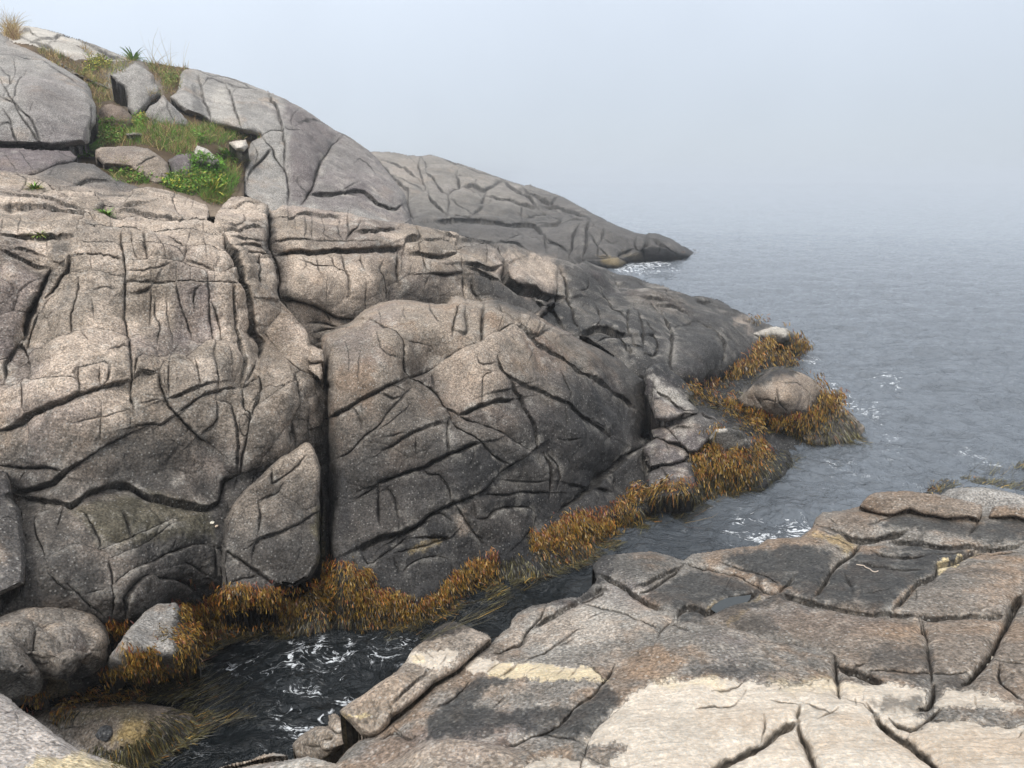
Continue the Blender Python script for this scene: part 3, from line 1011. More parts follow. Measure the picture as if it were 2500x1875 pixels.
    # the hidden flank behind the silhouette
    pad = np.zeros((h+1, w+1), bool); pad[1:-1+1-0, 1:-1+1-0] = False
    cp_ = np.zeros((h+1, w+1), bool); cp_[1:h, 1:w] = cell
    sk = []; sl_ = []
    for (dj, di, a0, b0) in ((-1,0,(0,0),(0,1)), (1,0,(1,1),(1,0)), (0,-1,(1,0),(0,0)), (0,1,(0,1),(1,1))):
        nb = cp_[1+dj:h+dj, 1+di:w+di]
        bj, bi = np.nonzero(cell & ~nb)
        sk.append(np.stack([idx[bj+a0[0], bi+a0[1]], idx[bj+b0[0], bi+b0[1]]], 1)); sl_.append(lab[bj,bi])
    sk = np.concatenate(sk); skl = np.concatenate(sl_)
    away = np.stack([R[...,0], R[...,1], np.zeros_like(rl)], -1); away /= np.linalg.norm(away, axis=2)[...,None]
    ext = (P+away*skirt[0]*.35+np.array([0,0,-skirt[1]*.25])).reshape(-1,3)
    ext2 = (P+away*skirt[0]+np.array([0,0,-skirt[1]])).reshape(-1,3)
    nl = int(fl.max())+1; root = None; n = h*w
    if parts and nl > 1:
        root = link(bpy.data.objects.new(name, None)); root.empty_display_size = .3
        cc = Pf[idx[cj,ci]].mean(0); root.location = (cc[0], cc[1], Pf[idx[cj,ci],2].min())
        tagit(root, label, cat, group, kind)
    NTRI += len(faces)
    big_L = int(np.bincount(fl).argmax())
    for L in range(nl):
        ff = faces[fl == L]; s2 = sk[skl == L]
        if len(ff) == 0: continue
        quads = np.concatenate([ff, np.stack([s2[:,1], s2[:,0], s2[:,0]+n, s2[:,1]+n], 1),
                                np.stack([s2[:,1]+n, s2[:,0]+n, s2[:,0]+2*n, s2[:,1]+2*n], 1)])
        uniq, invx = np.unique(quads.ravel(), return_inverse=True); b_ = uniq % n
        allP = np.where((uniq < n)[:,None], Pf[b_], np.where((uniq < 2*n)[:,None], ext[b_], ext2[b_]))
        pn = 'rock_face' if L == big_L else 'rock_block'
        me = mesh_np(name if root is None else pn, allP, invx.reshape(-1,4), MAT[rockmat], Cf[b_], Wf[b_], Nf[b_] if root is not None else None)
        if root is None:
            o = link(bpy.data.objects.new(name, me)); tagit(o, label, cat, group, kind); root_o = o
        else:
            o = link(bpy.data.objects.new(pn, me)); o.parent = root
            me.transform(root.matrix_basis.inverted() if False else __import__('mathutils').Matrix.Translation(-root.location)); root_o = root
    return root_o
# ------------------------------------------------------------------ materials
def newmat(name):
    m = bpy.data.materials.new(name); m.use_nodes = True; nt = m.node_tree
    return m, nt, nt.nodes['Principled BSDF']
def nd(nt, t, **kw):
    n = nt.nodes.new(t)
    for k, v in kw.items():
        if k in n.inputs: n.inputs[k].default_value = v
        else: setattr(n, k, v)
    return n
def mth(nt, op, a, b=None, clamp=False):
    n = nt.nodes.new('ShaderNodeMath'); n.operation = op; n.use_clamp = clamp
    for i, x in enumerate((a, b)):
        if x is None: continue
        if isinstance(x, (int, float)): n.inputs[i].default_value = x
        else: nt.links.new(x, n.inputs[i])
    return n.outputs[0]
def maprange(nt, x, a, b, c=0., d=1.):
    n = nt.nodes.new('ShaderNodeMapRange'); nt.links.new(x, n.inputs[0])
    for i, q in enumerate((a, b, c, d)): n.inputs[i+1].default_value = q
    return n.outputs[0]
def mixc(nt, f, a, b, mode='MIX'):
    n = nt.nodes.new('ShaderNodeMix'); n.data_type = 'RGBA'; n.blend_type = mode
    for i, x in ((0, f), (6, a), (7, b)):
        if isinstance(x, (int, float)): n.inputs[i].default_value = x
        elif isinstance(x, tuple): n.inputs[i].default_value = x+(1,)
        else: nt.links.new(x, n.inputs[i])
    return n.outputs[2]
def noise(nt, vec, scale, detail=4, rough=.55, dist=0.):
    n = nt.nodes.new('ShaderNodeTexNoise'); nt.links.new(vec, n.inputs['Vector'])
    n.inputs['Scale'].default_value = scale; n.inputs['Detail'].default_value = detail
    n.inputs['Roughness'].default_value = rough; n.inputs['Distortion'].default_value = dist
    return n.outputs[0]
def rock_material():
    m, nt, bs = newmat('granite'); L = nt.links
    at = nt.nodes.new('ShaderNodeVertexColor'); at.layer_name = 'alb'
    geo = nt.nodes.new('ShaderNodeNewGeometry'); P = geo.outputs['Position']
    wet = mth(nt, 'MAXIMUM', at.outputs['Alpha'], 0.0); wh = mth(nt, 'MAXIMUM', mth(nt, 'MULTIPLY', at.outputs['Alpha'], -1.0), 0.0)
    g1 = noise(nt, P, 62, 4, .65); g2 = noise(nt, P, 130, 2, .6); g3 = noise(nt, P, 5, 4, .6)
    v = nt.nodes.new('ShaderNodeTexVoronoi'); v.inputs['Scale'].default_value = 34; L.new(P, v.inputs['Vector'])
    ph = maprange(nt, v.outputs['Distance'], .20, .30, 1, 0)
    sel = nt.nodes.new('ShaderNodeSeparateColor'); L.new(v.outputs['Color'], sel.inputs[0])
    ph = mth(nt, 'MULTIPLY', ph, maprange(nt, sel.outputs[0], .62, .70))
    v2 = nt.nodes.new('ShaderNodeTexVoronoi'); v2.inputs['Scale'].default_value = 75; L.new(P, v2.inputs['Vector'])
    sel2 = nt.nodes.new('ShaderNodeSeparateColor'); L.new(v2.outputs['Color'], sel2.inputs[0])
    grain = maprange(nt, sel2.outputs[0], 0, 1, .62, 1.42)
    tone = mth(nt, 'MULTIPLY', maprange(nt, g1, .30, .70, .52, 1.5), maprange(nt, g3, .3, .7, .84, 1.16))
    tone = mth(nt, 'MULTIPLY', tone, grain)
    # smoother where wet, fibrous where the white band is bare
    tone = mth(nt, 'ADD', mth(nt, 'MULTIPLY', tone, mth(nt, 'SUBTRACT', 1.0, mth(nt, 'MULTIPLY', wh, .62))), mth(nt, 'MULTIPLY', wh, .62))
    c = mixc(nt, 1.0, at.outputs['Color'], tone, 'MULTIPLY')
    warm = mixc(nt, maprange(nt, g2, .4, .6), (1.05,.99,.93), (.95,1.0,1.06)); c = mixc(nt, 1.0, c, warm, 'MULTIPLY')
    cn = mth(nt, 'MULTIPLY', ph, mth(nt, 'SUBTRACT', .42, mth(nt, 'MULTIPLY', wet, .34)))
    c = mixc(nt, cn, c, (.50,.48,.44))
    # white bare band: streaks along the foliation
    mp = nt.nodes.new('ShaderNodeMapping'); L.new(P, mp.inputs[0]); mp.inputs['Rotation'].default_value = (0,0,.35); mp.inputs['Scale'].default_value = (6,34,14)
    st = noise(nt, mp.outputs[0], 1.0, 5, .62, .6)
    c = mixc(nt, mth(nt, 'MULTIPLY', wh, maprange(nt, st, .36, .56, .42, 0)), c, (.46,.38,.30))
    L.new(c, bs.inputs['Base Color'])
    L.new(mth(nt, 'SUBTRACT', .9, mth(nt, 'MULTIPLY', wet, .22)), bs.inputs['Roughness'])
    bs.inputs['Specular IOR Level'].default_value = .22
    hgt = mth(nt, 'ADD', mth(nt, 'MULTIPLY', noise(nt, P, 22, 6, .68), .016), mth(nt, 'MULTIPLY', sel2.outputs[0], .0016))
    hgt = mth(nt, 'ADD', hgt, mth(nt, 'MULTIPLY', mth(nt, 'MULTIPLY', st, wh), .018))
    bp = nt.nodes.new('ShaderNodeBump'); bp.inputs['Strength'].default_value = .95; bp.inputs['Distance'].default_value = 1.0
    L.new(hgt, bp.inputs['Height']); L.new(bp.outputs[0], bs.inputs['Normal'])
    return m
def strand_material(name, rough=.45, spec=.4, trans=0.0):
    m, nt, bs = newmat(name); L = nt.links
    at = nt.nodes.new('ShaderNodeVertexColor'); at.layer_name = 'alb'
    geo = nt.nodes.new('ShaderNodeNewGeometry')
    k = maprange(nt, noise(nt, geo.outputs['Position'], 60, 2), .3, .7, .75, 1.25)
    L.new(mixc(nt, 1.0, at.outputs['Color'], k, 'MULTIPLY'), bs.inputs['Base Color'])
    bs.inputs['Roughness'].default_value = rough; bs.inputs['Specular IOR Level'].default_value = spec
    return m
def water_material():
    m, nt, bs = newmat('sea_water'); L = nt.links
    at = nt.nodes.new('ShaderNodeVertexColor'); at.layer_name = 'alb'     # r = foam amount, g = chop, b = turbidity plus painted sky reflection and haze
    sp_ = nt.nodes.new('ShaderNodeSeparateColor'); L.new(at.outputs['Color'], sp_.inputs[0])
    geo = nt.nodes.new('ShaderNodeNewGeometry'); P = geo.outputs['Position']
    # foam filaments
    wn = nt.nodes.new('ShaderNodeTexNoise'); L.new(P, wn.inputs['Vector']); wn.inputs['Scale'].default_value = 1.6; wn.inputs['Detail'].default_value = 4
    ad = nt.nodes.new('ShaderNodeVectorMath'); ad.operation = 'MULTIPLY_ADD'; L.new(wn.outputs['Color'], ad.inputs[0]); ad.inputs[1].default_value = (1.1,1.1,0); L.new(P, ad.inputs[2])
    mp = nt.nodes.new('ShaderNodeMapping'); L.new(ad.outputs[0], mp.inputs[0]); mp.inputs['Scale'].default_value = (1.0,1.7,1)
    r1 = mth(nt, 'ABSOLUTE', mth(nt, 'SUBTRACT', noise(nt, mp.outputs[0], 3.0, 5, .6, 1.0), .5))
    r2 = noise(nt, P, 26, 3, .6)
    brk = noise(nt, P, 5.5, 3, .6)
    wdt = mth(nt, 'MULTIPLY', sp_.outputs[0], mth(nt, 'MULTIPLY', maprange(nt, brk, .42, .68), .050))
    fil = mth(nt, 'DIVIDE', mth(nt, 'SUBTRACT', wdt, r1), .034, True)
    fil = mth(nt, 'MULTIPLY', fil, maprange(nt, r2, .34, .66))
    foam = mth(nt, 'MINIMUM', mth(nt, 'MULTIPLY', fil, mth(nt, 'MULTIPLY', sp_.outputs[0], 2.2)), 1.0)
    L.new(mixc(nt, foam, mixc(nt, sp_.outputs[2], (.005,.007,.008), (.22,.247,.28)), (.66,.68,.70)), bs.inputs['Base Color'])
    L.new(mth(nt, 'ADD', mth(nt, 'MULTIPLY', foam, .6), mth(nt, 'MULTIPLY', sp_.outputs[2], .07)), bs.inputs['Roughness'])
    bs.inputs['IOR'].default_value = 1.333
    mp2 = nt.nodes.new('ShaderNodeMapping'); L.new(ad.outputs[0], mp2.inputs[0]); mp2.inputs['Scale'].default_value = (1,1.5,1); mp2.inputs['Rotation'].default_value = (0,0,-.3)
    h = mth(nt, 'MULTIPLY', noise(nt, mp2.outputs[0], 3.4, 5, .55, .7), .075)
    h = mth(nt, 'ADD', h, mth(nt, 'MULTIPLY', noise(nt, mp2.outputs[0], 13, 3, .6, .4), .015))
    bp = nt.nodes.new('ShaderNodeBump'); bp.inputs['Distance'].default_value = 1.0; L.new(sp_.outputs[1], bp.inputs['Strength'])
    L.new(h, bp.inputs['Height']); L.new(bp.outputs[0], bs.inputs['Normal'])
    return m
MAT['rock'] = rock_material(); MAT['weed'] = strand_material('wet_rockweed', .38, .5); MAT['grass'] = strand_material('grass_blades', .7, .2)
MAT['water'] = water_material(); MAT['soil'] = strand_material('soil', .9, .1)
#LAYERS
G_S = None
layer('headland', None, None,
 "T2 400 660 600 625 830 602 960 612 1100 628 1180 640 1240 628 1300 642 1440 690 1560 725 1740 790 1880 840 1930 832 2060 880 2212 935 T3 250 418 330 440 480 492 620 570 760 645 850 690 960 732 1000 742 1040 748 1060 735 1120 745 1220 790 1320 845 1390 895 1400 925 1320 935 1240 950 1210 955 1130 955 1040 960 960 985 900 1010 820 1030 700 1040 560 1080 200 1050 T2 1500 1300 1100 1200 1000 1000 800 900 400 900",
 "1700 625 z0 1640 640 z0 1560 645 z0 1500 662 z0 1480 675 z-.6 1640 655 z-.8 1560 660 z-.8 1300 610 r36 1100 570 r36 1600 570 r37 1530 600 r36 1400 530 r40 1350 470 r50 1290 460 r50 1200 400 r56 1100 370 r58 1000 370 r60 930 370 r58 950 420 r50 1000 450 r46 1100 480 r43 1250 540 r39 1400 600 r36",
 (26, 4.5), (8, 4), 'mgrey', .9, kind='structure', tide=(1.0,3.8,.9,.7), crackle=.3, facet=.8, hue=.5)
layer('rock_ridge', 'pale weathered granite crest on the skyline above the grassy gully', 'rock ridge',
 "T1 -300 215 0 205 60 215 100 190 135 172 320 200 560 270 760 345 960 410 1280 458 1500 520 1500 700 900 700 300 420 -300 420",
 "0 80 r31 200 75 r33 350 150 r31 500 185 r30 100 110 r27 250 150 r26 400 230 r25 0 150 r26", (14, 1.8), (5,3), 'pale', .8, crackle=.5)
layer('gully_ground', None, None,
 "T1 -100 240 240 300 500 400 700 400 960 408 1280 456 1400 560 1400 800 1740 880 1740 960 1680 1050 1660 1150 1650 1350 1600 1480 1000 1500 700 1400 400 1250 350 950 400 600 250 400 -100 320",
 "0 100 r26 150 140 r25 300 180 r24 460 170 r25 250 260 r21 400 260 r20.5 250 320 r18.3 400 310 r18 600 330 r18.9 300 370 r16.6 500 370 r16.9 300 450 r14.6 500 460 r14.6 590 450 r15.6 600 400 r17.2", (14,.4), (2,2), 'soil', .8, kind='structure', rockmat='soil', crackle=0, facet=0, hue=0)
layer('rock_dome', 'bald grey granite dome above the grassy gully, split by one long diagonal crack', 'rock dome',
 "T1 1215 500 1250 470 1300 462 1480 500 1760 600 2000 700 T2 0 140 130 190 260 250 380 315 480 380 600 460 700 508 732 530 830 600 900 665 960 740 1010 800 1070 890 1090 960 1110 1040 1130 1110 1100 1250 300 1150 150 1050 T1 1830 1480 1600 1320 1620 1200 1650 1050 1690 960 1750 920 1700 905 1640 900 1420 850 1360 810 1240 760 1160 680 1145 650 1200 590",
 "700 560 r15 1000 590 r15.5 600 480 r15.5 640 400 r17 850 450 r17.2 940 480 r17.6 640 310 r18.6 720 330 r18.6 500 300 r18.6 550 188 r25 700 230 r24 780 270 r23.5 860 330 r22.5 980 440 r20 1000 500 r18 440 180 r22.5 470 250 r19.6 560 250 r20.5 660 260 r21 800 380 r18.7 600 300 r18.6", (20, 1.2), (5,4), 'grey', .75, parts=True, crackle=.22)
layer('rock_dome', 'big rounded granite dome at the left edge, below the skyline crest', 'rock dome',
 "T1 -300 180 0 215 60 265 240 350 330 400 480 490 590 555 612 600 620 650 650 720 655 830 618 880 610 960 590 985 350 1012 130 1000 -300 1000",
 "0 362 r15.2 200 362 r15.2 100 330 r15.3 100 250 r16.2 0 250 r16.2 0 100 r22 80 130 r21 220 280 r16.6 180 200 r18.5 100 180 r18.5 235 260 r17.2", (20,.9), (3,2), 'grey', .7, parts=True, crackle=.3)
layer('rock_slab', 'purple stained rock band beneath the dome at the left edge', 'rock slab',
 "T1 -300 985 0 985 130 990 330 1010 480 1020 530 1060 490 1100 380 1120 240 1190 0 1230 -300 1240", "0 360 r15 180 370 r15 0 430 r13.6 150 420 r13.6 90 390 r14.2", (12,.3), (1.5,1), 'purple', .7)
layer('rock_slab', 'low dark smooth rock hump behind the tan ledge, left of the grass', 'rock slab',
 "T1 210 1190 380 1105 500 1090 640 1110 760 1190 950 1270 1040 1300 900 1420 250 1300", "100 420 r13.4 200 400 r14.2 330 455 r13.2 250 450 r13 160 440 r13", (14,.35), (1.5,1), 'dgrey', .7)
BR = 'boulders in the grassy gully'
for lab_, out_, rb, rt, bs_ in (
 ('tall wedge shaped grey boulder, highest in the grassy gully', "T1 735 500 800 470 870 440 910 415 960 440 1040 500 1050 560 1085 600 1080 650 1020 690 990 730 930 795 900 790 860 730 860 650 840 600 780 560", 19.2, 20.6, 'grey'),
 ('low rounded brownish boulder against the left dome, under the wedge boulder', "T1 665 740 700 700 760 695 830 720 890 780 905 820 870 890 700 870 655 820", 18.4, 18.9, 'brown'),
 ('grey pointed boulder split by a seam, just above the green meadow strip', "T1 980 770 1010 720 1060 690 1100 635 1140 680 1200 740 1260 800 1290 870 1100 880 980 850", 18.3, 18.9, 'grey'),
 ('wide brownish grey boulder with a curved crack, below the meadow strip', "T1 640 1010 680 990 850 980 1000 1000 1080 1050 1130 1100 1165 1180 1170 1250 1040 1260 960 1200 880 1140 700 1120 640 1070", 14.4, 15.6, 'base'),
 ('dark two tone boulder touching the wide brownish boulder on its right', "T1 1135 1085 1190 1045 1280 1035 1310 1100 1300 1160 1270 1220 1190 1230 1160 1190", 14.6, 15.6, 'purple'),
 ('small pale triangular boulder above the brightest green shrub', "T1 1305 1030 1330 980 1400 1010 1475 1080 1440 1120 1330 1110 1310 1060", 15.2, 16.0, 'pale'),
 ('small whitish block beside the right end of the meadow strip', "T1 1545 965 1600 950 1660 940 1675 985 1650 1025 1590 1020", 16.4, 16.9, 'pale'),
 ('thin pale stone lying in the middle of the meadow strip', "T1 845 905 880 893 950 895 955 915 870 918", 17.0, 17.3, 'pale')):
    q = pts(out_); y0, y1 = q[:,1].min(), q[:,1].max(); x0, x1 = q[:,0].min(), q[:,0].max(); xm = (x0+x1)/2
    layer('boulder', lab_, 'boulder', out_, f"{x0} {y1} r{rb} {x1} {y1} r{rb} {x0} {y0} r{rt} {x1} {y0} r{rt} {xm} {(y0+y1)/2} r{rb*.35+rt*.65-.45}", (14,.45), (.7,.5), bs_, .5, group=BR, crackle=.3)
layer('rock_ledge', 'long tan weathered ledge right of the deep vertical cleft, running down towards the sea', 'rock ledge',
 "T5 90 220 130 150 160 160 200 165 250 135 330 138 500 160 700 190 850 230 1000 250 1160 275 1300 300 1330 305 1500 350 1660 385 1820 405 1930 465 2000 495 2100 560 2100 800 1900 1000 1400 1000 700 1200 420 1100 250 850 160 700 150 600 120 480 100 420 90 300",
 "650 700 r9.9 760 770 r9.9 900 820 r10.3 1100 790 r11.2 700 740 r9.7 820 740 r10.0 960 735 r10.6 1100 730 r11.2 1200 730 r11.4 750 690 r9.75 900 690 r10.2 1000 690 r10.7 700 622 r10.3 850 618 r10.6 1000 618 r11.2 1200 640 r12.2 700 580 r10.35 900 580 r10.8 1050 600 r11.3 690 510 r11.4 800 515 r11.8 950 535 r12.4 1100 565 r13.2 1280 620 r14.0 1300 660 r13",
 (12,.35), (2,2), 'base', 1.0, parts=True, base2='tan', crackle=.9, stepk=1.6)
layer('rock_slope', 'dark jointed granite slope behind the central dome, falling to the sea', 'rock slope',
 "T3 95 985 95 945 150 925 420 912 520 930 600 960 750 1010 840 1080 880 1130 930 1128 1000 1110 1100 1112 1240 1150 1350 1190 1500 1260 1650 1340 1750 1400 1900 1500 2010 1600 2080 1680 2100 1720 1900 1760 1600 1760 T8 1100 960 900 960 780 1000 600 1000 300 1000 0 900 -300 600 -400 350 -450 150",
 "1250 700 r12.8 1300 640 r14 1450 650 r15.5 1240 650 r13.5 1400 740 r13.3 1300 800 r11.8 1450 820 r12.4 1560 720 r15.6 1560 800 r13 1500 880 r11.8 1600 900 r11.9 1680 930 r12.0 1790 925 z.15 1880 905 z.1 1650 830 r13.4 1750 840 r14 1750 780 r15.6 1650 720 r17 1700 735 r17.5 1550 700 r17 1600 760 r14.8 1820 820 r16 1880 850 r16.2 1930 890 z0 1960 915 z-.5 1780 960 z-.3 1700 980 z-.2 1500 670 r17",
 (16,.6), (2.5,2.5), 'dgrey', .8, parts=True, tide=(1.0,2.6,.6), crackle=.5, base2='mgrey', tilt=.3)
layer('rock_shelf', 'low dark broken shelf at the water beyond the dark slope', 'rock shelf',
 "T3 560 945 640 930 760 980 850 1020 950 1030 1050 1068 1180 1095 1240 1130 1350 1168 1430 1163 1540 1190 1640 1250 1720 1290 1780 1330 1890 1360 1910 1400 1850 1440 1650 1450 1200 1300 800 1250 560 1050",
 "1420 640 r24 1500 670 r23.5 1600 700 z.9 1700 720 z.9 1750 740 z.6 1800 770 z.5 1870 795 z.1 1900 810 z0 1600 760 r18.5 1750 810 r16.6 1850 820 r17.2 1500 720 r19.5", (10,.6), (2,2), 'dgrey', 1.3, tide=(.6,1.8,.6), crackle=1.0)
layer('boulder', 'smooth pale rock with a skirt of weed, farthest out beyond the dark slope', 'boulder',
 "T3 1760 1420 1830 1390 1920 1370 2000 1385 2080 1445 2170 1510 2150 1560 2040 1590 1920 1580 1850 1500", "1850 810 z.75 1900 800 z.9 1925 830 z.7 1960 850 z0 1980 860 z-.2 1930 870 z0 1880 860 z.1 1860 840 z.5", (18,.4), (1,1), 'pale', .5, crackle=.4)
layer('rock_shelf', 'weed covered tidal shelf between the dark slope and the outer boulder', 'rock shelf',
 "T8 700 900 900 900 1100 880 1300 800 1400 900 1500 1200 1560 1430 1500 1520 1350 1600 1200 1740 800 1760 700 1500 600 1200 560 1000",
 "1680 940 z.35 1750 930 z.3 1850 930 z.2 1700 1030 z.45 1780 1000 z.25 1850 1020 z.15 1720 1100 z.6 1800 1100 z.5 1850 1080 z.25 1720 1150 z.35 1800 1150 z.3 1870 1140 z.2 1900 1180 z.05 1830 1190 z.0 1780 1210 z-.05 1720 1230 z0 1940 1120 z0 1950 1130 z-.2 1900 1050 z.1 1640 1000 z.6", (14,.3), (1,1), 'dark', 1.2, crackle=.5)
layer('boulder', 'rounded boulder with a black patch on top, ringed by orange weed', 'boulder',
 "T8 1100 1030 1190 955 1240 900 1330 815 1430 803 1560 860 1700 950 1790 1080 1880 1130 1970 1230 1960 1350 1700 1350 1620 1365 1450 1290 1300 1160 1130 1090",
 "1815 970 z.5 1880 905 z1.0 1920 893 z1.05 1960 920 z.95 1860 950 z.85 1920 950 z.95 1900 980 z.8 1950 1000 z.6 2000 980 z.5 1850 1000 z.45 1900 1010 z.5 1990 1040 z.2 2050 1030 z.25 2090 1050 z.12 2105 1075 z0 2050 1085 z0 1980 1085 z0 1900 1050 z.1 2110 1090 z-.2", (16,.3), (1,1), 'base', .7, crackle=.5, parts=False)
layer('central_outcrop', 'huge fractured granite dome in the middle, dark and weed fringed at its foot', 'rock outcrop',
 "T5 500 1040 530 1000 570 990 620 960 680 935 740 900 800 850 900 800 1000 780 1100 785 1200 795 1280 802 1355 800 1380 760 1440 750 1500 770 1590 790 1640 780 1700 778 1760 790 1850 820 1950 870 2050 930 2212 1010 T7 1935 42 2000 70 2120 140 2212 190 T8 0 580 100 620 230 700 330 770 400 850 480 900 500 1000 500 1150 470 1290 540 1300 600 1500 600 1659 640 1800 T10 2212 60 2100 330 1900 390 1600 480 1450 560 1200 660 1000 720 850 830 500 840 300 840 285 250 T7 285 1000 278 800 268 600 270 400 T5 520 1330 515 1150",
 "830 1560 z-.05 1000 1545 z-.05 1130 1470 z0 1300 1415 z0 1450 1360 z0 1560 1305 z0 1540 1350 z-.3 1200 1490 z-.3 850 1420 r6.05 1050 1430 r6.2 950 1380 r6.3 1150 1360 r6.6 1000 1300 r6.55 850 1250 r6.7 1200 1300 r6.75 1320 1290 r7.1 1400 1250 r7.5 1520 1180 r8.5 1560 1220 r8.2 840 1100 r6.95 1050 1120 r6.85 1060 1060 r7.0 1250 1100 r7.25 1450 1080 r8.1 1570 1080 r9.1 830 950 r7.3 950 950 r7.25 1060 960 r7.65 1160 1000 r7.3 1150 900 r7.6 1250 950 r7.7 1420 930 r8.6 820 830 r8.0 950 820 r7.8 1050 860 r8.15 1080 800 r8.2 1200 800 r8.3 1300 830 r8.6 880 770 r8.9 1000 745 r9.0 1100 740 r9.1 1250 745 r9.2 1330 770 r9.5 1420 830 r9.8 1520 900 r10.1 1560 1000 r9.8",
 (34,1.0), (1.5,1.5), 'base', 1.05, parts=True, tide=(1.1,2.5,.9,.6), crackle=.55, base2='brown', stepk=1.5)
layer('rock_block', 'dark rounded block rising behind the angular shoreline blocks', 'rock block', "T8 490 840 540 800 600 780 680 850 780 940 820 1000 700 1150 540 1180 480 1000", "1590 900 r10.6 1620 890 r10.9 1680 950 r10.8 1600 1020 r9.8 1660 1020 r9.8", (12,.25), (.6,.6), 'dark', .5)
for lab_, out_, ct in (
 ('angular grey block with pale top facets, highest of the shoreline blocks', "T8 535 890 560 885 620 905 700 960 760 1020 825 1090 835 1135 750 1135 640 1185 545 1175 528 1100 532 980", "1597 920 r9.9 1640 930 r10 1700 1000 r9.8 1600 1020 r9.3 1650 1025 r9.2 1690 1010 r9.4 1640 980 r9.55"),
 ('wedge shaped block in the middle of the shoreline blocks, its corner pointing at the water', "T8 520 1240 640 1195 740 1130 830 1140 850 1098 950 1160 985 1220 910 1320 840 1395 780 1395 720 1340 640 1330 540 1300", "1600 1060 r9.3 1640 1030 r9.5 1710 1000 r9.8 1750 1040 r9.5 1700 1100 r8.9 1620 1080 r9.0 1690 1060 r9.1 1740 1060 r9.3"),
 ('rounded dark block under the wedge shaped shoreline block', "T8 470 1345 560 1290 640 1330 760 1350 785 1420 740 1455 510 1510 480 1450", "1575 1090 r8.95 1620 1070 r9.1 1680 1095 r9.1 1680 1120 r8.8 1590 1140 r8.6 1630 1110 r8.7"),
 ('lowest dark shoreline block, resting on orange weed', "T8 495 1535 590 1465 700 1450 800 1465 820 1540 815 1680 500 1720", "1585 1160 r8.5 1640 1130 r8.7 1690 1135 r8.7 1690 1200 r8.1 1590 1210 r8.0 1640 1170 r8.2")):
    layer('rock_block', lab_, 'rock block', out_, ct, (11,.2), (.5,.6), 'dgrey', .8, group='angular blocks at the shoreline', crackle=.4)
layer('boulder', 'small pale rock embedded in orange weed below the wedge shaped block', 'boulder', "T8 900 1310 960 1240 1050 1225 1130 1250 1185 1320 1185 1380 1090 1410 960 1390", "1735 1070 z.75 1770 1045 z.95 1820 1060 z.8 1825 1100 z.5 1770 1105 z.5", (12,.15), (.4,.4), 'pale', .5)
layer('left_outcrop', 'massive stepped and cracked granite cliff on the left, tan on top and dark below', 'rock outcrop',
 "T1 -300 1150 0 1155 130 1165 350 1190 500 1230 650 1262 780 1283 880 1293 940 1275 1000 1268 1100 1280 1200 1300 1300 1350 1390 1385 1412 1420 1405 1490 1440 1510 1450 1460 1500 1390 1560 1330 1620 1318 1750 1340 1805 1385 1815 1420 T4 1818 400 1812 560 1850 620 1880 700 1880 800 1865 850 1880 910 T5 220 770 300 860 400 980 435 1080 520 1110 540 1150 540 1340 560 1420 T7 300 600 305 1000 305 1659 T10 300 250 310 860 0 880 T9 1400 960 700 900 -300 900",
 "0 418 r12.3 200 440 r12 400 465 r11.8 500 500 r11.2 560 490 r11.5 650 490 r11.4 0 500 r10.3 200 505 r10.2 400 525 r9.9 550 540 r9.8 650 560 r9.8 0 570 r9.1 200 570 r8.9 400 575 r8.8 550 590 r8.8 600 650 r8.55 640 620 r9.3 100 630 r8.7 250 640 r8.45 450 640 r8.45 100 700 r8.35 280 700 r8.2 450 700 r8.15 570 720 r8.15 680 720 r8.6 30 800 r8.1 80 830 r8.2 200 800 r7.75 350 800 r7.85 480 830 r7.9 590 850 r7.75 640 850 r8.3 720 860 r7.95 250 860 r7.35 130 860 r7.5 400 885 r7.3 530 880 r7.35 100 960 r7.1 300 940 r7.1 450 960 r7.0 620 960 r7.2 680 960 r7.0 760 950 r7.5 100 1080 r6.9 300 1060 r6.85 450 1080 r6.85 560 1060 r6.9 660 1080 r6.75 760 1100 r7.3 100 1180 r6.75 300 1180 r6.75 500 1180 r6.8 60 1200 r6.9 150 1240 r6.4 300 1240 r6.45 480 1240 r6.5 150 1320 r6.1 300 1320 r6.1 450 1320 r6.2 600 1330 r6.4 780 1300 r6.9 100 1400 r5.9 250 1400 r5.85 400 1400 r5.95 600 1400 r6.15 780 1420 r6.5 300 1480 r5.6 500 1500 z.2 650 1500 z.15 780 1500 z.15 500 1575 z-.02 700 1560 z-.02 800 1560 z-.05 300 1600 z0",
 (12,.35), (1.5,1.5), 'base', 1.25, parts=True, tide=(.95,2.4,.9,.5), crackle=1.0, base2='tan', stepk=1.8)
layer('boulder', 'small rounded stone lodged in the left cleft below the tan ledge', 'boulder', "T4 333 620 350 595 385 585 440 590 475 620 465 655 400 682 350 655", "120 625 r8.6 170 620 r8.6 145 640 r8.45 145 615 r8.7", (12,.12), (.2,.2), 'base', .3, crackle=.1)
layer('boulder', 'upper of two small squarish stones wedged left of the central dome', 'boulder', "T6 2075 145 2110 122 2185 150 2188 235 2100 245 2072 220", "750 850 r7.7 790 850 r7.7 770 870 r7.6 770 885 r7.6", (9,.1), (.2,.2), 'tan', .3, crackle=.2)
layer('boulder', 'lower of two small squarish stones wedged left of the central dome', 'boulder', "T6 2078 245 2170 238 2185 300 2180 372 2110 325 2070 282", "750 890 r7.6 790 890 r7.6 770 910 r7.5 785 930 r7.5", (9,.1), (.2,.2), 'tan', .3, crackle=.2)
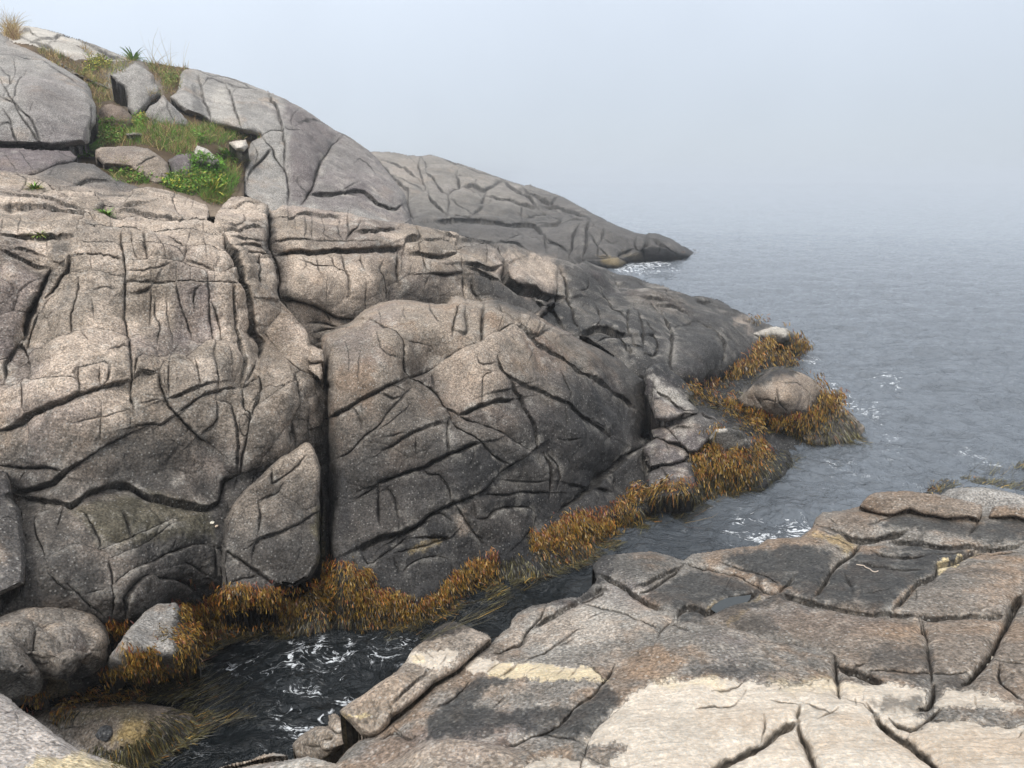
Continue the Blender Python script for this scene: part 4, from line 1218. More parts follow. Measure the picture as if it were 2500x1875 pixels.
layer('rock_slab', 'tall leaning slab with a pointed top left of the dark vertical chasm', 'rock slab',
 "T6 1490 1480 1500 1290 1560 1180 1640 1080 1760 1000 1900 880 1990 820 2060 775 2085 780 2110 820 2130 870 2152 940 2155 1260 T9 2160 0 2155 280 2100 390 1980 460 1880 440 1850 560 1500 520 1480 300",
 "745 1090 r6.9 770 1120 r6.75 640 1160 r6.55 560 1250 r6.4 700 1200 r6.5 770 1240 r6.55 560 1330 r6.15 680 1330 r6.1 760 1330 r6.2 600 1400 r5.95 720 1420 r5.95 560 1450 r5.85 700 1460 r5.8", (12,.25), (.5,1), 'base', .9, tide=(.8,1.7,.85,.35), parts=True)
layer('rock_column', 'dark upright rock column at the left edge below the cliff', 'rock column', "T6 -300 965 0 958 60 970 82 1130 110 1160 150 1220 168 1400 T9 180 0 180 300 165 420 0 500 -300 520", "0 1150 r6.7 20 1160 r6.7 -80 1150 r6.7 0 1300 r6.2 50 1300 r6.2 0 1440 r5.75 60 1430 r5.75 -80 1400 r5.9", (12,.25), (.5,.8), 'dgrey', .8, tide=(.6,1.4,.7,.2))
layer('boulder', 'big rounded grey boulder at the lower left, weed at its foot', 'boulder',
 "T9 -300 640 0 645 120 590 300 513 360 518 500 560 640 620 710 700 732 800 722 1000 700 1160 600 1200 400 1200 200 1200 -300 1100", "110 1465 r5.95 200 1480 r5.9 0 1510 r5.6 240 1520 r5.65 80 1560 r5.25 180 1560 r5.25 0 1600 r5.05 250 1600 r5.25 150 1650 r5.05 250 1670 z0 180 1690 z0 100 1690 z0 0 1700 z.05", (24,.35), (.5,.8), 'mgrey', 1.3, base2='base', crackle=.9, facet=2.6, tide=(.1,.75,.7,.05))
layer('boulder', 'speckled half round boulder at the left edge, in front of the big one', 'boulder',
 "T9 -300 830 0 825 100 818 190 900 270 1000 285 1080 240 1280 -300 1290", "0 1580 r5.0 60 1590 r5.0 0 1650 r4.8 60 1660 r4.8 90 1720 z.0 0 1730 z.0 -80 1700 r4.75", (18,.25), (.4,.6), 'mgrey', 1.3, crackle=.9, facet=2.6, tide=(.1,.6,.6))
layer('boulder', 'pale rounded boulder in the middle of the orange weed, lower left', 'boulder',
 "T9 715 1000 740 900 830 770 900 680 970 600 1060 550 1180 543 1240 600 1270 700 1330 800 1330 960 1280 1080 1050 1120 730 1130", "370 1480 r5.55 430 1475 r5.6 330 1530 r5.3 450 1530 r5.35 380 1560 r5.15 300 1610 r4.95 400 1610 r5.0 460 1610 r5.1 280 1660 z.0 380 1660 z0 470 1640 z0", (20,.25), (.4,.6), 'grey', .6, base2='mgrey', crackle=.2, tide=(.05,.45,.7))
layer('rock_slab', 'low flat wet rock awash in the channel, lower left', 'rock slab',
 "T9 60 1330 200 1280 400 1230 900 1210 1150 1250 1300 1290 1400 1380 1330 1500 1150 1620 950 1720 600 1760 200 1560", "60 1750 z.2 150 1735 z.28 300 1730 z.28 400 1735 z.2 200 1790 z.22 330 1790 z.25 440 1760 z.1 300 1850 z.1 400 1840 z.0 480 1790 z-.03 500 1760 z-.06", (22,.2), (.4,.5), 'base', .6, base2='ochre', crackle=.2)
# ---- the near bank
layer('rock_slab', 'grey brown foreground rock platform with black stains and a pale band along its near edge', 'rock platform',
 "T10 300 1659 480 1470 600 1440 640 1400 700 1335 770 1295 850 1225 1000 1095 1150 1005 1200 955 1300 870 1385 800 1450 740 1500 705 1520 650 1560 610 1650 560 1760 540 1900 505 1960 500 2030 450 2090 390 2080 350 2062 300 2075 270 T11 165 1180 175 1060 200 1010 270 950 450 925 700 912 760 920 900 960 985 985 1050 935 1300 895 1660 850 1750 790 1900 785 2050 775 2150 690 T12 210 730 310 690 320 640 340 600 400 545 600 530 740 500 900 540 1200 500 1800 560 2212 560 2700 590 3300 640 4300 900 4800 1600 S 3180 2040 600 2040",
 "700 1960 z1.502 1000 2000 z1.730 1500 2020 z1.920 2000 2020 z2.015 2700 2020 z2.072 2600 1875 z2.015 2200 1875 z1.977 1700 1875 z1.920 1350 1875 z1.806 1150 1875 z1.730 900 1875 z1.521 820 1850 z1.445 1000 1790 z1.521 1300 1760 z1.635 1500 1720 z1.749 1800 1720 z1.844 2000 1700 z1.855 2500 1700 z1.882 1100 1660 z1.464 1250 1600 z1.502 1450 1600 z1.597 1480 1520 z1.502 1650 1550 z1.654 1700 1520 z1.635 1950 1560 z1.692 2200 1550 z1.711 2500 1550 z1.749 1300 1500 z1.407 1400 1440 z1.388 1500 1380 z1.358 1600 1355 z1.331 1750 1355 z1.358 1700 1450 z1.445 2000 1400 z1.521 2300 1400 z1.578 2600 1400 z1.616 1900 1310 z1.369 1990 1270 z1.342 2050 1240 z1.350 2120 1240 z1.369 2300 1270 z1.464 2500 1270 z1.483 2300 1230 z1.407 2600 1250 z1.483 1850 1330 z1.358",
 (16,.16), (.35,1.8), 'mgrey', .6, parts=True, crackle=.8, base2='brown', minpart=700, tilt=.25, stepk=1.5, pillow=3.0, facet=.45)
layer('rock_slab', 'pointed finger of rock crossed by a yellow white vein, beside the channel', 'rock slab',
 "T10 360 1270 400 1240 500 1170 620 1090 740 1000 800 940 850 860 930 790 1000 710 1080 675 1130 663 1200 690 1290 730 1360 755 1388 790 1300 862 1200 950 1140 1005 1000 1090 850 1215 765 1285 710 1325 700 1350 640 1430 570 1450 500 1440 420 1350 365 1295",
 "1100 1520 z1.465 1180 1555 z1.492 1000 1620 z1.503 1090 1620 z1.522 900 1720 z1.522 960 1700 z1.533 850 1740 z1.503 860 1790 z1.446 940 1770 z1.484 900 1790 z1.427", (16,.14), (.3,1.2), 'base', .5, base2='tan', crackle=.25)
layer('boulder', 'broken knobbly rock at the tip of the finger slab, half in the channel', 'boulder',
 "T10 50 1500 130 1420 200 1375 275 1370 280 1300 330 1283 400 1350 440 1365 500 1405 530 1450 430 1510 300 1580 240 1620 150 1610 70 1570", "720 1820 z0.950 760 1780 z1.085 810 1745 z1.175 860 1790 z1.220 790 1830 z1.175 780 1855 z0.995", (14,.14), (.3,.6), 'base', 1.4, crackle=.8)
layer('rock_slab', 'long raised brown block along the far edge of the platform', 'rock slab',
 "T12 735 500 770 450 820 400 880 375 1000 365 1130 357 1250 372 1400 385 1550 420 1700 450 1830 488 1842 540 1835 580 1810 630 1720 605 1500 605 1300 575 1180 532 1100 560 1040 585 900 575 820 545", "2110 1225 z1.457 2150 1203 z1.514 2250 1205 z1.533 2380 1230 z1.571 2130 1240 z1.438 2200 1240 z1.484 2250 1240 z1.514 2380 1260 z1.544 2350 1240 z1.560 2200 1215 z1.525", (9,.13), (.4,1), 'brown', .6, crackle=.3)
layer('rock_slab', 'brown block at the right edge on the far side of the platform', 'rock slab',
 "T12 1890 585 1910 540 1950 500 2100 487 2500 485 2700 500 2700 660 2212 625 2100 605 1890 608", "2420 1250 z1.533 2430 1238 z1.571 2500 1236 z1.590 2620 1236 z1.609 2500 1265 z1.544 2620 1270 z1.552", (9,.12), (.4,1), 'brown', .6, crackle=.3)
layer('rock_slab', 'pale smooth slab by the water at the right edge, behind the brown blocks', 'rock slab',
 "T12 1300 440 1450 400 1530 345 1640 324 1780 328 1900 340 2060 370 2212 398 2500 425 2800 450 2800 700 1900 650 1700 560 1400 480", "2290 1200 z1.000 2340 1190 z1.120 2450 1197 z1.150 2600 1215 z1.100 2350 1225 z1.100 2500 1240 z1.100 2350 1260 z0.900 2600 1260 z0.900", (10,.2), (.5,1), 'grey', .5, crackle=.3)
layer('boulder', 'low mound of grey brown granite at the bottom edge of the platform', 'boulder',
 "T10 600 1659 700 1610 760 1580 850 1510 980 1457 1100 1447 1250 1468 1450 1500 1560 1560 1640 1600 1720 1659 1900 1900 400 1900", "950 1860 z1.673 1060 1805 z1.711 1100 1800 z1.722 1250 1840 z1.768 1100 1870 z1.768 1300 1880 z1.806 1000 1960 z1.806 1250 1960 z1.844", (22,.25), (.3,.8), 'base', .6, crackle=.2)
layer('boulder', 'light grey low rocks at the bottom edge beside the channel', 'boulder',
 "T9 1300 1760 1420 1680 1470 1655 1600 1620 1700 1600 1780 1560 1850 1548 1950 1572 2100 1578 T10 -420 1659 0 1580 100 1573 180 1590 235 1605 330 1630 440 1680 600 1900 -700 1900", "600 1860 z1.350 680 1840 z1.388 740 1850 z1.445 800 1865 z1.483 560 1900 z1.426 700 1960 z1.578 860 1960 z1.616", (16,.16), (.3,.8), 'pale', .8, base2='base', crackle=.5)
layer('rock_slab', 'pinkish white rock shoulder cutting the bottom left corner', 'rock slab',
 "T9 -300 1030 -100 1100 0 1145 60 1180 130 1250 230 1310 380 1440 520 1510 640 1560 760 1600 880 1655 1000 1720 1300 2100 -700 2100 -700 1030", "0 1695 z1.900 100 1770 z1.900 250 1850 z1.883 0 1800 z2.005 100 1860 z1.987 -150 1700 z2.005 -150 1900 z2.145 200 1960 z1.970 0 1960 z2.110", (22,.2), (.25,1.5), 'pinkw', .6, crackle=.15)
print('layers', round(time.time()-T_START,1), 'faces', NTRI)
#REST

# ------------------------------------------------------------------ lookups on the finished ground
def ground(u, v):
    i = np.clip(((u-X0)/GS).round().astype(int), 0, NX-1); j = np.clip(((v-Y0)/GS).round().astype(int), 0, NY-1)
    P = VIS_P[j,i].copy(); N = VIS_N[j,i].copy(); ok = (VIS_D[j,i] < 1e8) & (P[:,2] > 0)
    r = ray(u, v); tt = -H/np.minimum(r[:,2], -1e-3); Wp = r*tt[:,None]; Wp[:,2] = 0.0
    P = np.where(ok[:,None], P, Wp); N = np.where(ok[:,None], N, np.array([0,0,1.]))
    return P, N, ok
def sample_poly(pl, per):
    sl = win(pl, 2); m = inside(pl, WU[sl], WV[sl]); j, i = np.nonzero(m)
    if len(j) == 0: return None
    top = np.where(m.any(0), m.argmax(0), 0); bot = m.shape[0]-1-m[::-1].argmax(0)
    n = max(3, int(len(j)*GS*GS*per)); k = rng.integers(0, len(j), n)
    u = U[sl][j[k],i[k]]+rng.uniform(-1,1,n)*GS; v = V[sl][j[k],i[k]]+rng.uniform(-1,1,n)*GS
    t = (j[k]-top[i[k]])/np.maximum(bot[i[k]]-top[i[k]], 1)
    return u, v, t
def ribbons(p0, dirs, side, length, width, cols, nseg=4, droop=None, prof=None, water=False, curl=None):
    n = len(p0); V_ = []; C_ = []
    pos = p0.copy(); d = dirs.copy(); seg = (length/nseg)[:,None]
    for k in range(nseg+1):
        w = width*(prof[k] if prof else (1-.75*(k/nseg)))
        V_.append(np.stack([pos-side*w[:,None]*.5, pos+side*w[:,None]*.5], 1)); C_.append(cols)
        if droop is not None: d = d+droop/nseg
        if curl is not None: d = d+curl*rng.normal(size=d.shape)
        d = d/(np.linalg.norm(d, axis=1)[:,None]+1e-9); pos = pos+d*seg
        if water:
            low = pos[:,2] < .012; pos[:,2] = np.where(low, .012+rng.uniform(0,.006,n), pos[:,2])
            d[:,2] = np.where(low, 0, d[:,2])
    Vv = np.stack(V_, 1).reshape(-1,3); Cc = np.repeat(np.stack(C_, 1)[:,:,None,:], 2, 2).reshape(-1,3)
    b = np.arange(n)[:,None]*(2*(nseg+1))+np.arange(nseg)[None]*2
    Fc = np.stack([b, b+1, b+3, b+2], -1).reshape(-1,4)
    return Vv, Fc, Cc
def merge(lst):
    vs, fs, cs, o = [], [], [], 0
    for v, f, c in lst:
        vs.append(v); fs.append(f+o); cs.append(c); o += len(v)
    return np.concatenate(vs), np.concatenate(fs), np.concatenate(cs)
def stuffobj(name, lst, mat, **kw):
    v, f, c = merge(lst); me = mesh_np(name, v, f, MAT[mat], np.clip(c, .004, .9)); o = link(bpy.data.objects.new(name, me))
    return tagit(o, **kw)
WC = {k: np.array(v) for k, v in dict(orange=(.35,.14,.024), gold=(.31,.19,.034), rust=(.15,.034,.018), olive=(.075,.062,.022), dk=(.020,.017,.010), yg=(.12,.105,.035), brown=(.12,.07,.025)).items()}
def pick(n, names, w, q=None):
    w = np.array(w, float); w = w/w.sum(-1, keepdims=True)
    if w.ndim == 1: w = np.broadcast_to(w, (n,len(names)))
    r = rng.random(n)[:,None] if q is None else np.clip(q,0,.999)[:,None]; idx = (np.cumsum(w,1) < r).sum(1).clip(0, len(names)-1)
    return np.stack([WC[k] for k in names])[idx]
FLOW = np.array([.75,.62,0]); FLOW = FLOW/np.linalg.norm(FLOW)
def weed(poly, kind='mix', per=.09, scale=1.0):
    out = []; r = sample_poly(pts(poly), per)
    if r is None: return out
    u, v, t = r; P, N, ok = ground(u, v); n = len(u); dist = np.linalg.norm(P-np.array([0,0,H]), axis=1)
    sc = np.clip(dist/7.5, .7, 2.2)*scale
    clump = perlin(np.stack([u/26, v/26, np.zeros(n)], 1)); cl3 = perlin(np.stack([u/13, v/20, np.ones(n)*4.2], 1)); t2 = np.clip(t+.28*clump+.06*rng.normal(size=n), 0, 1)
    g = np.array([0,0,-1.]); tang = g-N*(N@g)[:,None]; tl = np.linalg.norm(tang, axis=1)[:,None]; tang = np.where(tl > .12, tang/np.maximum(tl,.01), FLOW)
    side = np.cross(N, tang); side /= np.linalg.norm(side, axis=1)[:,None]+1e-9
    side = side+rng.normal(size=side.shape)*.5; side /= np.linalg.norm(side, axis=1)[:,None]
    # hanging fronds
    keep = rng.random(n) < ({'mix':.30+.70*t2, 'olive':np.ones(n), 'gold':.35+.3*t2, 'float':np.ones(n)}[kind])
    P1, N1, S1, T1_, tt, sc1 = P[keep], N[keep], side[keep], tang[keep], t2[keep], sc[keep]; m = len(P1)
    ln = rng.uniform(.06,.17,m)*sc1*(.7+.7*tt)
    dirs = N1*rng.uniform(.08,.35,m)[:,None]+T1_*.9+rng.normal(size=(m,3))*.22
    if kind == 'float': dirs = FLOW+rng.normal(size=(m,3))*np.array([.25,.25,.02]); ln *= 2.2; P1 = P1+np.array([0,0,.008])
    ww = np.stack([.03+0*tt, .12*(1-tt), .45*(1-tt)+.1, .5+.5*tt, .55+1.8*sstep(.4,1,tt)], 1)
    if kind in ('olive','float'): ww = np.stack([.0*tt, .02+0*tt, .08+0*tt, .5+0*tt, .8+.8*tt], 1)
    cols = pick(m, ('rust','orange','gold','olive','dk'), ww)
    if kind in ('olive','float'): cols = np.where(rng.random(m)[:,None] < (.22 if kind == 'olive' else .08), WC['yg'], cols)
    cols = cols*rng.uniform(.65,1.35,m)[:,None]
    hang = np.array([0,0,-1.])*(1.5 if kind != 'float' else 0)
    out.append(ribbons(P1+N1*.005, dirs, S1, ln, rng.uniform(.004,.009,m)*sc1*(.6 if kind == 'float' else 1), cols, 5, np.broadcast_to(hang,(m,3))+FLOW*.25, water=True, curl=.10))
    # leafy golden tips that catch the light
    if kind in ('mix','gold'):
        keep = (rng.random(n) < (.95-.88*sstep(.2,.72,t2))) & (clump > -.32); P2, N2, T2_, tt, sc2 = P[keep], N[keep], tang[keep], t2[keep], sc[keep]; m = len(P2)
        if m:
            for rep in range(5):
                base = P2+N2*((rng.uniform(.01,.05,m)+.09*np.clip(clump[keep]+.25,0,1))*sc2)[:,None]+rng.normal(size=(m,3))*.024*sc2[:,None]
                dirs = N2*.25+T2_*.75+np.array([0,0,-.35])+rng.normal(size=(m,3))*.42
                sd = rng.normal(size=(m,3)); sd = sd-dirs*(sd*dirs).sum(1,keepdims=True)/((dirs*dirs).sum(1,keepdims=True)); sd /= np.linalg.norm(sd, axis=1)[:,None]
                w3 = np.stack([.05+1.2*(1-sstep(.0,.16,tt)), .6*np.ones(m), .75+0*tt, .25+.6*tt, .35+.9*tt], 1)
                cols = pick(m, ('rust','orange','gold','brown','dk'), w3, .5+.42*cl3[keep]+.2*rng.normal(size=m))*rng.uniform(.55,1.15,m)[:,None]
                out.append(ribbons(base, dirs, sd, rng.uniform(.022,.055,m)*sc2, rng.uniform(.0055,.011,m)*sc2, cols, 3, np.broadcast_to(np.array([0,0,-.8]),(m,3)), prof=(.4,.7,1.0,.8)))
    return out
# red fringe of young weed above the belt
def fringe(poly, per=.03):
    r = sample_poly(pts(poly), per)
    if r is None: return []
    u, v, t = r; P, N, ok = ground(u, v); n = len(u); sc = np.clip(np.linalg.norm(P-np.array([0,0,H]), axis=1)/7.5, .7, 2)
    k = perlin(np.stack([u/18, v/18, np.ones(n)*3], 1)) > -.05; P, N, sc = P[k], N[k], sc[k]; n = len(P)
    d = N*.5+np.array([0,0,-.6])+rng.normal(size=(n,3))*.4; sd = np.cross(N, d); sd /= np.linalg.norm(sd, axis=1)[:,None]+1e-9
    return [ribbons(P, d, sd, rng.uniform(.03,.08,n)*sc, rng.uniform(.005,.010,n)*sc, pick(n, ('rust','brown','orange'), (.75,.2,.08))*rng.uniform(.7,1.3,n)[:,None], 3, np.broadcast_to(np.array([0,0,-.8]),(n,3)))]
def zone(name, label, items):
    lst = []
    for k, p in items:
        if k == 'fringe': lst += fringe(p)
        else: lst += weed(p, *([k] if isinstance(k, str) else k))
    if lst: stuffobj('rockweed', lst, 'weed', label=label, cat='seaweed', kind='stuff', group='rockweed along the waterline')
zone('w1', 'orange and olive rockweed hanging below the left cliff and over the low rocks', [
 ('mix', "T9 1180 700 1250 540 1400 520 1500 440 1900 455 2050 425 2130 360 2230 400 2230 740 1900 770 1600 820 1440 870 1300 780"),
 ('mix', "T9 1190 600 1260 540 1420 560 1440 680 1350 720 1250 680"),
 ('mix', "T9 1180 780 1300 720 1420 780 1420 900 1280 1030 1170 1060 1170 900"),
 ('mix', "T9 1040 780 1110 740 1180 760 1180 800 1060 810"),
 ('mix', "T9 830 840 900 870 1000 850 1080 890 1120 1000 1110 1070 980 1080 740 1090 720 970 860 940"),
 ('olive', "T9 720 980 900 960 1090 980 1100 1080 900 1100 740 1120"),
 ('mix', "T9 720 650 850 655 860 700 760 720 810 780 730 840"),
 ('fringe', "T9 1080 540 1250 520 1300 560 1200 590"), ('fringe', "T9 1230 400 1320 390 1330 440 1250 430"), ('fringe', "T9 1400 360 1500 440 1860 380 1880 450 1500 480 1400 460"), ('fringe', "T9 1560 380 1860 370 1850 460 1600 470")])
zone('w2', 'rockweed clinging round the flat rock awash at the lower left', [
 ('mix', "T9 190 1130 300 1090 420 1130 440 1190 350 1240 220 1260"),
 ('gold', "T9 370 1290 540 1210 800 1220 930 1205 910 1255 560 1285 400 1330"),
 ('olive', "T9 480 1210 900 1150 1130 1110 1240 1180 1160 1240 900 1230"),
 ('olive', "T9 1000 1340 1150 1250 1300 1250 1430 1320 1410 1420 1200 1540 960 1660 780 1640 700 1560 840 1490 980 1450"),
 ('olive', "T9 600 1530 680 1490 740 1540 800 1590 700 1590"),
 (('float', .03), "T9 900 1130 1300 1080 1660 1180 1700 1340 1450 1420 1400 1330 1200 1230 1000 1200")])
zone('w3', 'orange rockweed belt along the foot of the central dome, trailing in the channel', [
 ('mix', "T10 0 470 90 440 200 350 290 420 285 700 240 780 0 780"),
 ('mix', "T10 300 400 330 260 400 300 440 370 540 335 570 420 560 480 700 465 850 520 870 600 850 740 700 780 470 740 310 640"),
 ('mix', "T10 880 520 1000 490 1080 370 1180 290 1330 250 1400 180 1440 250 1400 330 1430 440 1200 560 1060 660 960 690 870 670"),
 ('olive', "T10 1330 330 1560 200 1700 300 1760 350 1560 440 1400 520 1250 560"),
 ('mix', "T10 1630 80 1830 10 2000 -30 2212 -40 2212 140 1950 260 1740 300 1640 220"),
 ('olive', "T10 1700 250 1950 200 2212 120 2212 200 1900 330 1700 380"),
 ('mix', "T11 -150 640 0 560 130 540 280 570 350 480 480 410 600 290 640 340 640 420 600 560 560 640 540 740 350 830 100 960 -100 1000 -180 880"),
 ('olive', "T11 0 800 200 800 380 760 560 700 700 640 640 760 400 860 150 980 0 1000"),
 ('mix', "T11 680 360 800 290 880 280 960 290 1060 300 1060 440 820 450 720 510 680 480"),
 ('olive', "T11 600 580 820 450 1060 400 1170 480 900 620 640 760 560 700"),
 (('float', .025), "T10 300 700 860 790 1250 620 1300 660 900 850 300 800"), (('float', .025), "T10 1300 560 1900 340 2212 230 2060 290 1650 440 1300 640"),
 (('float', .04), "T11 560 700 900 620 1250 480 1300 500 1000 660 600 800"),
 ('fringe', "T10 640 410 720 420 800 470 720 480"), ('fringe', "T10 1300 180 1400 160 1420 230 1320 250"), ('fringe', "T7 1860 1220 1960 1200 2212 1190 2212 1260 1900 1290 1800 1330"), ('fringe', "T11 0 500 120 510 150 570 0 580"), ('fringe', "T11 480 330 640 280 640 340 520 400")])
zone('w4', 'thick rockweed over the tidal shelf and the outer boulder on the seaward side', [
 ('mix', "T8 780 1440 900 1340 960 1380 1090 1410 1190 1330 1300 1380 1320 1500 1150 1640 1000 1700 800 1700 810 1560"),
 ('olive', "T8 820 1500 1100 1540 1300 1430 1340 1520 1150 1660 1000 1740 810 1740"),
 ('mix', "T8 930 1240 1000 1220 960 1300 900 1340"), ('mix', "T8 980 1170 1050 1150 1200 1210 1270 1300 1260 1360 1180 1320 1100 1250"),
 ('mix', "T8 720 960 800 960 880 1000 980 1030 1060 1060 1300 1130 1200 1180 1000 1160 880 1090 800 1060"),
 ('olive', "T8 900 1010 1100 960 1180 980 1100 1060 1250 1130 1400 1200 1380 1280 1250 1260 1050 1160 900 1110"),
 ('mix', "T8 880 930 1000 865 1060 800 1180 740 1200 680 1270 665 1350 660 1420 740 1515 840 1330 830 1230 910 1100 945 1030 960 940 980"),
 ('fringe', "T8 740 900 1000 860 1180 680 1350 640 1360 690 1200 740 1060 840 1000 900 780 960"),
 ('mix', "T8 1600 890 1700 960 1780 1080 1850 1120 1700 1300 1600 1330 1450 1260 1350 1200 1130 1090 1060 1030 1200 1060 1330 1120 1450 1130 1560 1100 1640 1010 1650 960"),
 ('olive', "T8 1690 1180 1800 1090 1880 1130 1960 1230 1950 1330 1700 1335"), ('olive', "T8 1380 1200 1620 1200 1640 1345 1450 1270"),
 ('olive', "T8 1280 1370 1480 1400 1530 1430 1480 1480 1300 1530"),
 ('mix', "T3 1935 1378 2080 1450 2160 1510 2080 1560 1960 1570 1900 1530 1990 1500 2015 1430"), ('olive', "T3 2010 1450 2100 1460 2165 1510 2100 1560 1990 1575 1900 1545"),
 ('gold', "T3 1745 1310 1780 1330 1780 1400 1755 1390"), ('gold', "T3 1780 1330 1890 1355 1890 1375 1800 1350")])
zone('w5', 'small patch of ochre weed at the seaward tip of the far headland', [(('gold', .05), "T3 1210 935 1280 875 1370 872 1395 900 1300 918"), (('gold', .03), "T3 850 985 930 960 920 975 860 992")])
zone('w6', 'dark rockweed bed lying in the water at the right edge', [
 ('olive', "T12 1370 320 1450 260 1650 240 1850 270 2212 300 2400 310 2400 350 2100 370 1900 345 1640 325 1520 350 1450 400 1330 400"),
 ('gold', "T12 1310 370 1450 370 1470 400 1420 410"), ('olive', "T12 2110 150 2212 90 2400 100 2400 170 2140 170"), (('float', .04), "T12 1680 190 1800 170 2212 260 2400 280 1900 250")])
print('weed', round(time.time()-T_START,1))
# ------------------------------------------------------------------ grass and plants
GC = {k: np.array(v) for k, v in dict(green=(.15,.23,.045), lush=(.12,.27,.03), straw=(.42,.31,.14), brn=(.26,.155,.07), olive=(.22,.20,.06), yel=(.42,.38,.06)).items()}
def grass(poly, mix, per=.10, hgt=(.08,.24), curl=.16, wd=(.006,.012)):
    r = sample_poly(pts(poly), per*2.6)
    if r is None: return []
    u, v, t = r; P, N, ok = ground(u, v); k = ok; u, v, P, N = u[k], v[k], P[k], N[k]; n = len(u)
    if n == 0: return []
    sc = np.linalg.norm(P-np.array([0,0,H]), axis=1)/17.
    cl = perlin(np.stack([u/22, v/22, np.zeros(n)], 1)); cl2 = perlin(np.stack([u/9, v/9, np.ones(n)], 1))
    names = list(mix); w = np.stack([np.full(n, mix[q])*np.exp(2.2*cl*(1 if i % 2 else -1)) for i, q in enumerate(names)], 1); w /= w.sum(1, keepdims=True)
    idx = (np.cumsum(w,1) < rng.random(n)[:,None]).sum(1).clip(0, len(names)-1)
    cols = np.stack([GC[q] for q in names])[idx]*rng.uniform(.6,1.4,n)[:,None]
    d = np.array([0,0,1.])+rng.normal(size=(n,3))*np.array([.35,.35,.1])+N*.15
    sd = np.cross(d, rng.normal(size=(n,3))); sd /= np.linalg.norm(sd, axis=1)[:,None]
    ln = rng.uniform(hgt[0], hgt[1], n)*(1+.8*np.clip(cl2,-.6,1))
    return [ribbons(P-N*.02, d, sd, ln, rng.uniform(wd[0], wd[1], n)*np.clip(sc,.8,1.6), cols, 3, np.broadcast_to(np.array([.1,0,-.9]),(n,3)), curl=curl)]
def leaves(poly, cols_, per=.12, lift=(.03,.25)):
    r = sample_poly(pts(poly), per*1.8)
    if r is None: return []
    u, v, t = r; P, N, ok = ground(u, v); P = P[ok]; N = N[ok]; u = u[ok]; v = v[ok]; n = len(P)
    if n == 0: return []
    cl = .5+.5*perlin(np.stack([u/14, v/14, np.zeros(n)], 1)); out = []
    for rep in range(3):
        base = P+np.array([0,0,1.])*(rng.uniform(lift[0], lift[1], n)*cl)[:,None]+rng.normal(size=(n,3))*.04
        d = rng.normal(size=(n,3)); d[:,2] = np.abs(d[:,2])*.5; sd = np.cross(d, rng.normal(size=(n,3))); sd /= np.linalg.norm(sd, axis=1)[:,None]
        c = np.stack([GC[q] for q in cols_])[rng.integers(0, len(cols_), n)]*rng.uniform(.55,1.5,n)[:,None]
        out.append(ribbons(base, d, sd, rng.uniform(.03,.07,n), rng.uniform(.02,.04,n), c, 2, prof=(.3,1,.2)))
    return out
dry = dict(straw=.35, olive=.25, brn=.25, green=.2); mid = dict(straw=.28, green=.4, brn=.12, lush=.3); lush = dict(lush=.6, green=.35, straw=.05)
gl = []
gl += grass("T1 240 320 330 330 480 400 560 450 640 440 640 520 560 520 500 500 400 450 320 400", dry)
gl += grass("T1 540 450 600 400 760 430 880 380 915 410 820 480 740 500 780 560 860 640 850 720 760 690 680 680 660 740 625 660 600 590 540 520", dry)
gl += grass("T1 535 320 600 330 660 370 600 370", dry)
gl += leaves("T1 560 430 640 390 760 420 740 460 600 480", ('olive','yel','green')); gl += leaves("T1 640 410 720 400 730 440 650 450", ('yel','olive','olive'))
stuffobj('grass', gl, 'grass', label='dry brown and olive grass strip running down the gully beside the left dome', cat='grass', kind='stuff')
gl = grass("T1 960 405 1280 455 1225 500 1205 590 1150 650 1100 640 1090 580 1050 540 1035 490", dry)+leaves("T1 1100 520 1200 530 1190 590 1110 580", ('green','olive'))+grass("T1 1010 650 1080 610 1080 660 1000 710", dry)
r_ = sample_poly(pts("T1 970 400 1290 445 1280 462 980 425"), .02); gl += grass("T1 980 400 1280 450 1280 465 980 430", dict(straw=.9, brn=.1), .014, (.5,1.0), .07, (.006,.009))
stuffobj('grass', gl, 'grass', label='tawny grass tuft on the skyline between the wedge boulder and the dome', cat='grass', kind='stuff')
gl = grass("T1 620 880 700 830 900 820 1000 800 1100 850 1300 840 1400 860 1750 890 1765 935 1600 940 1500 985 1330 985 1290 1050 1180 1040 1090 1020 950 980 660 980 620 940", mid, .13)
gl += leaves("T1 620 880 700 830 800 850 850 920 800 970 660 975", ('green','lush','olive'))+leaves("T1 1290 930 1400 940 1380 990 1300 970", ('green','lush'), .1)+leaves("T1 880 820 980 790 1010 850 900 860", ('green','lush','yel'))
gl += grass("T1 740 1120 850 1115 960 1200 1040 1265 900 1250 770 1215", mid)+leaves("T1 760 1170 900 1150 1020 1240 900 1250", ('olive','green','lush'), .08)
gl += grass("T1 1470 1020 1620 1060 1640 1160 1600 1200 1500 1190 1540 1100", dry)
stuffobj('grass', gl, 'grass', label='green meadow strip on the level shelf in the middle of the gully', cat='grass', kind='stuff')
gl = grass("T1 1080 1245 1250 1200 1320 1090 1500 1110 1520 1180 1600 1160 1620 1230 1540 1340 1500 1370 1400 1370 1330 1320 1150 1290", lush, .12, (.08,.3))
gl += leaves("T1 1290 1120 1330 1080 1500 1110 1520 1170 1420 1210 1290 1200", ('lush','green','lush'), .16)+leaves("T1 1080 1250 1250 1200 1500 1210 1540 1280 1300 1310 1130 1280", ('lush','green','olive','yel','lush','green'), .1)
gl += grass("T1 1330 1320 1480 1290 1560 1310 1520 1380 1400 1380", dict(brn=.5, olive=.3, green=.2))
stuffobj('ground_cover', gl, 'grass', label='bright green leafy growth in the lowest hollow of the gully', cat='plants', kind='stuff')
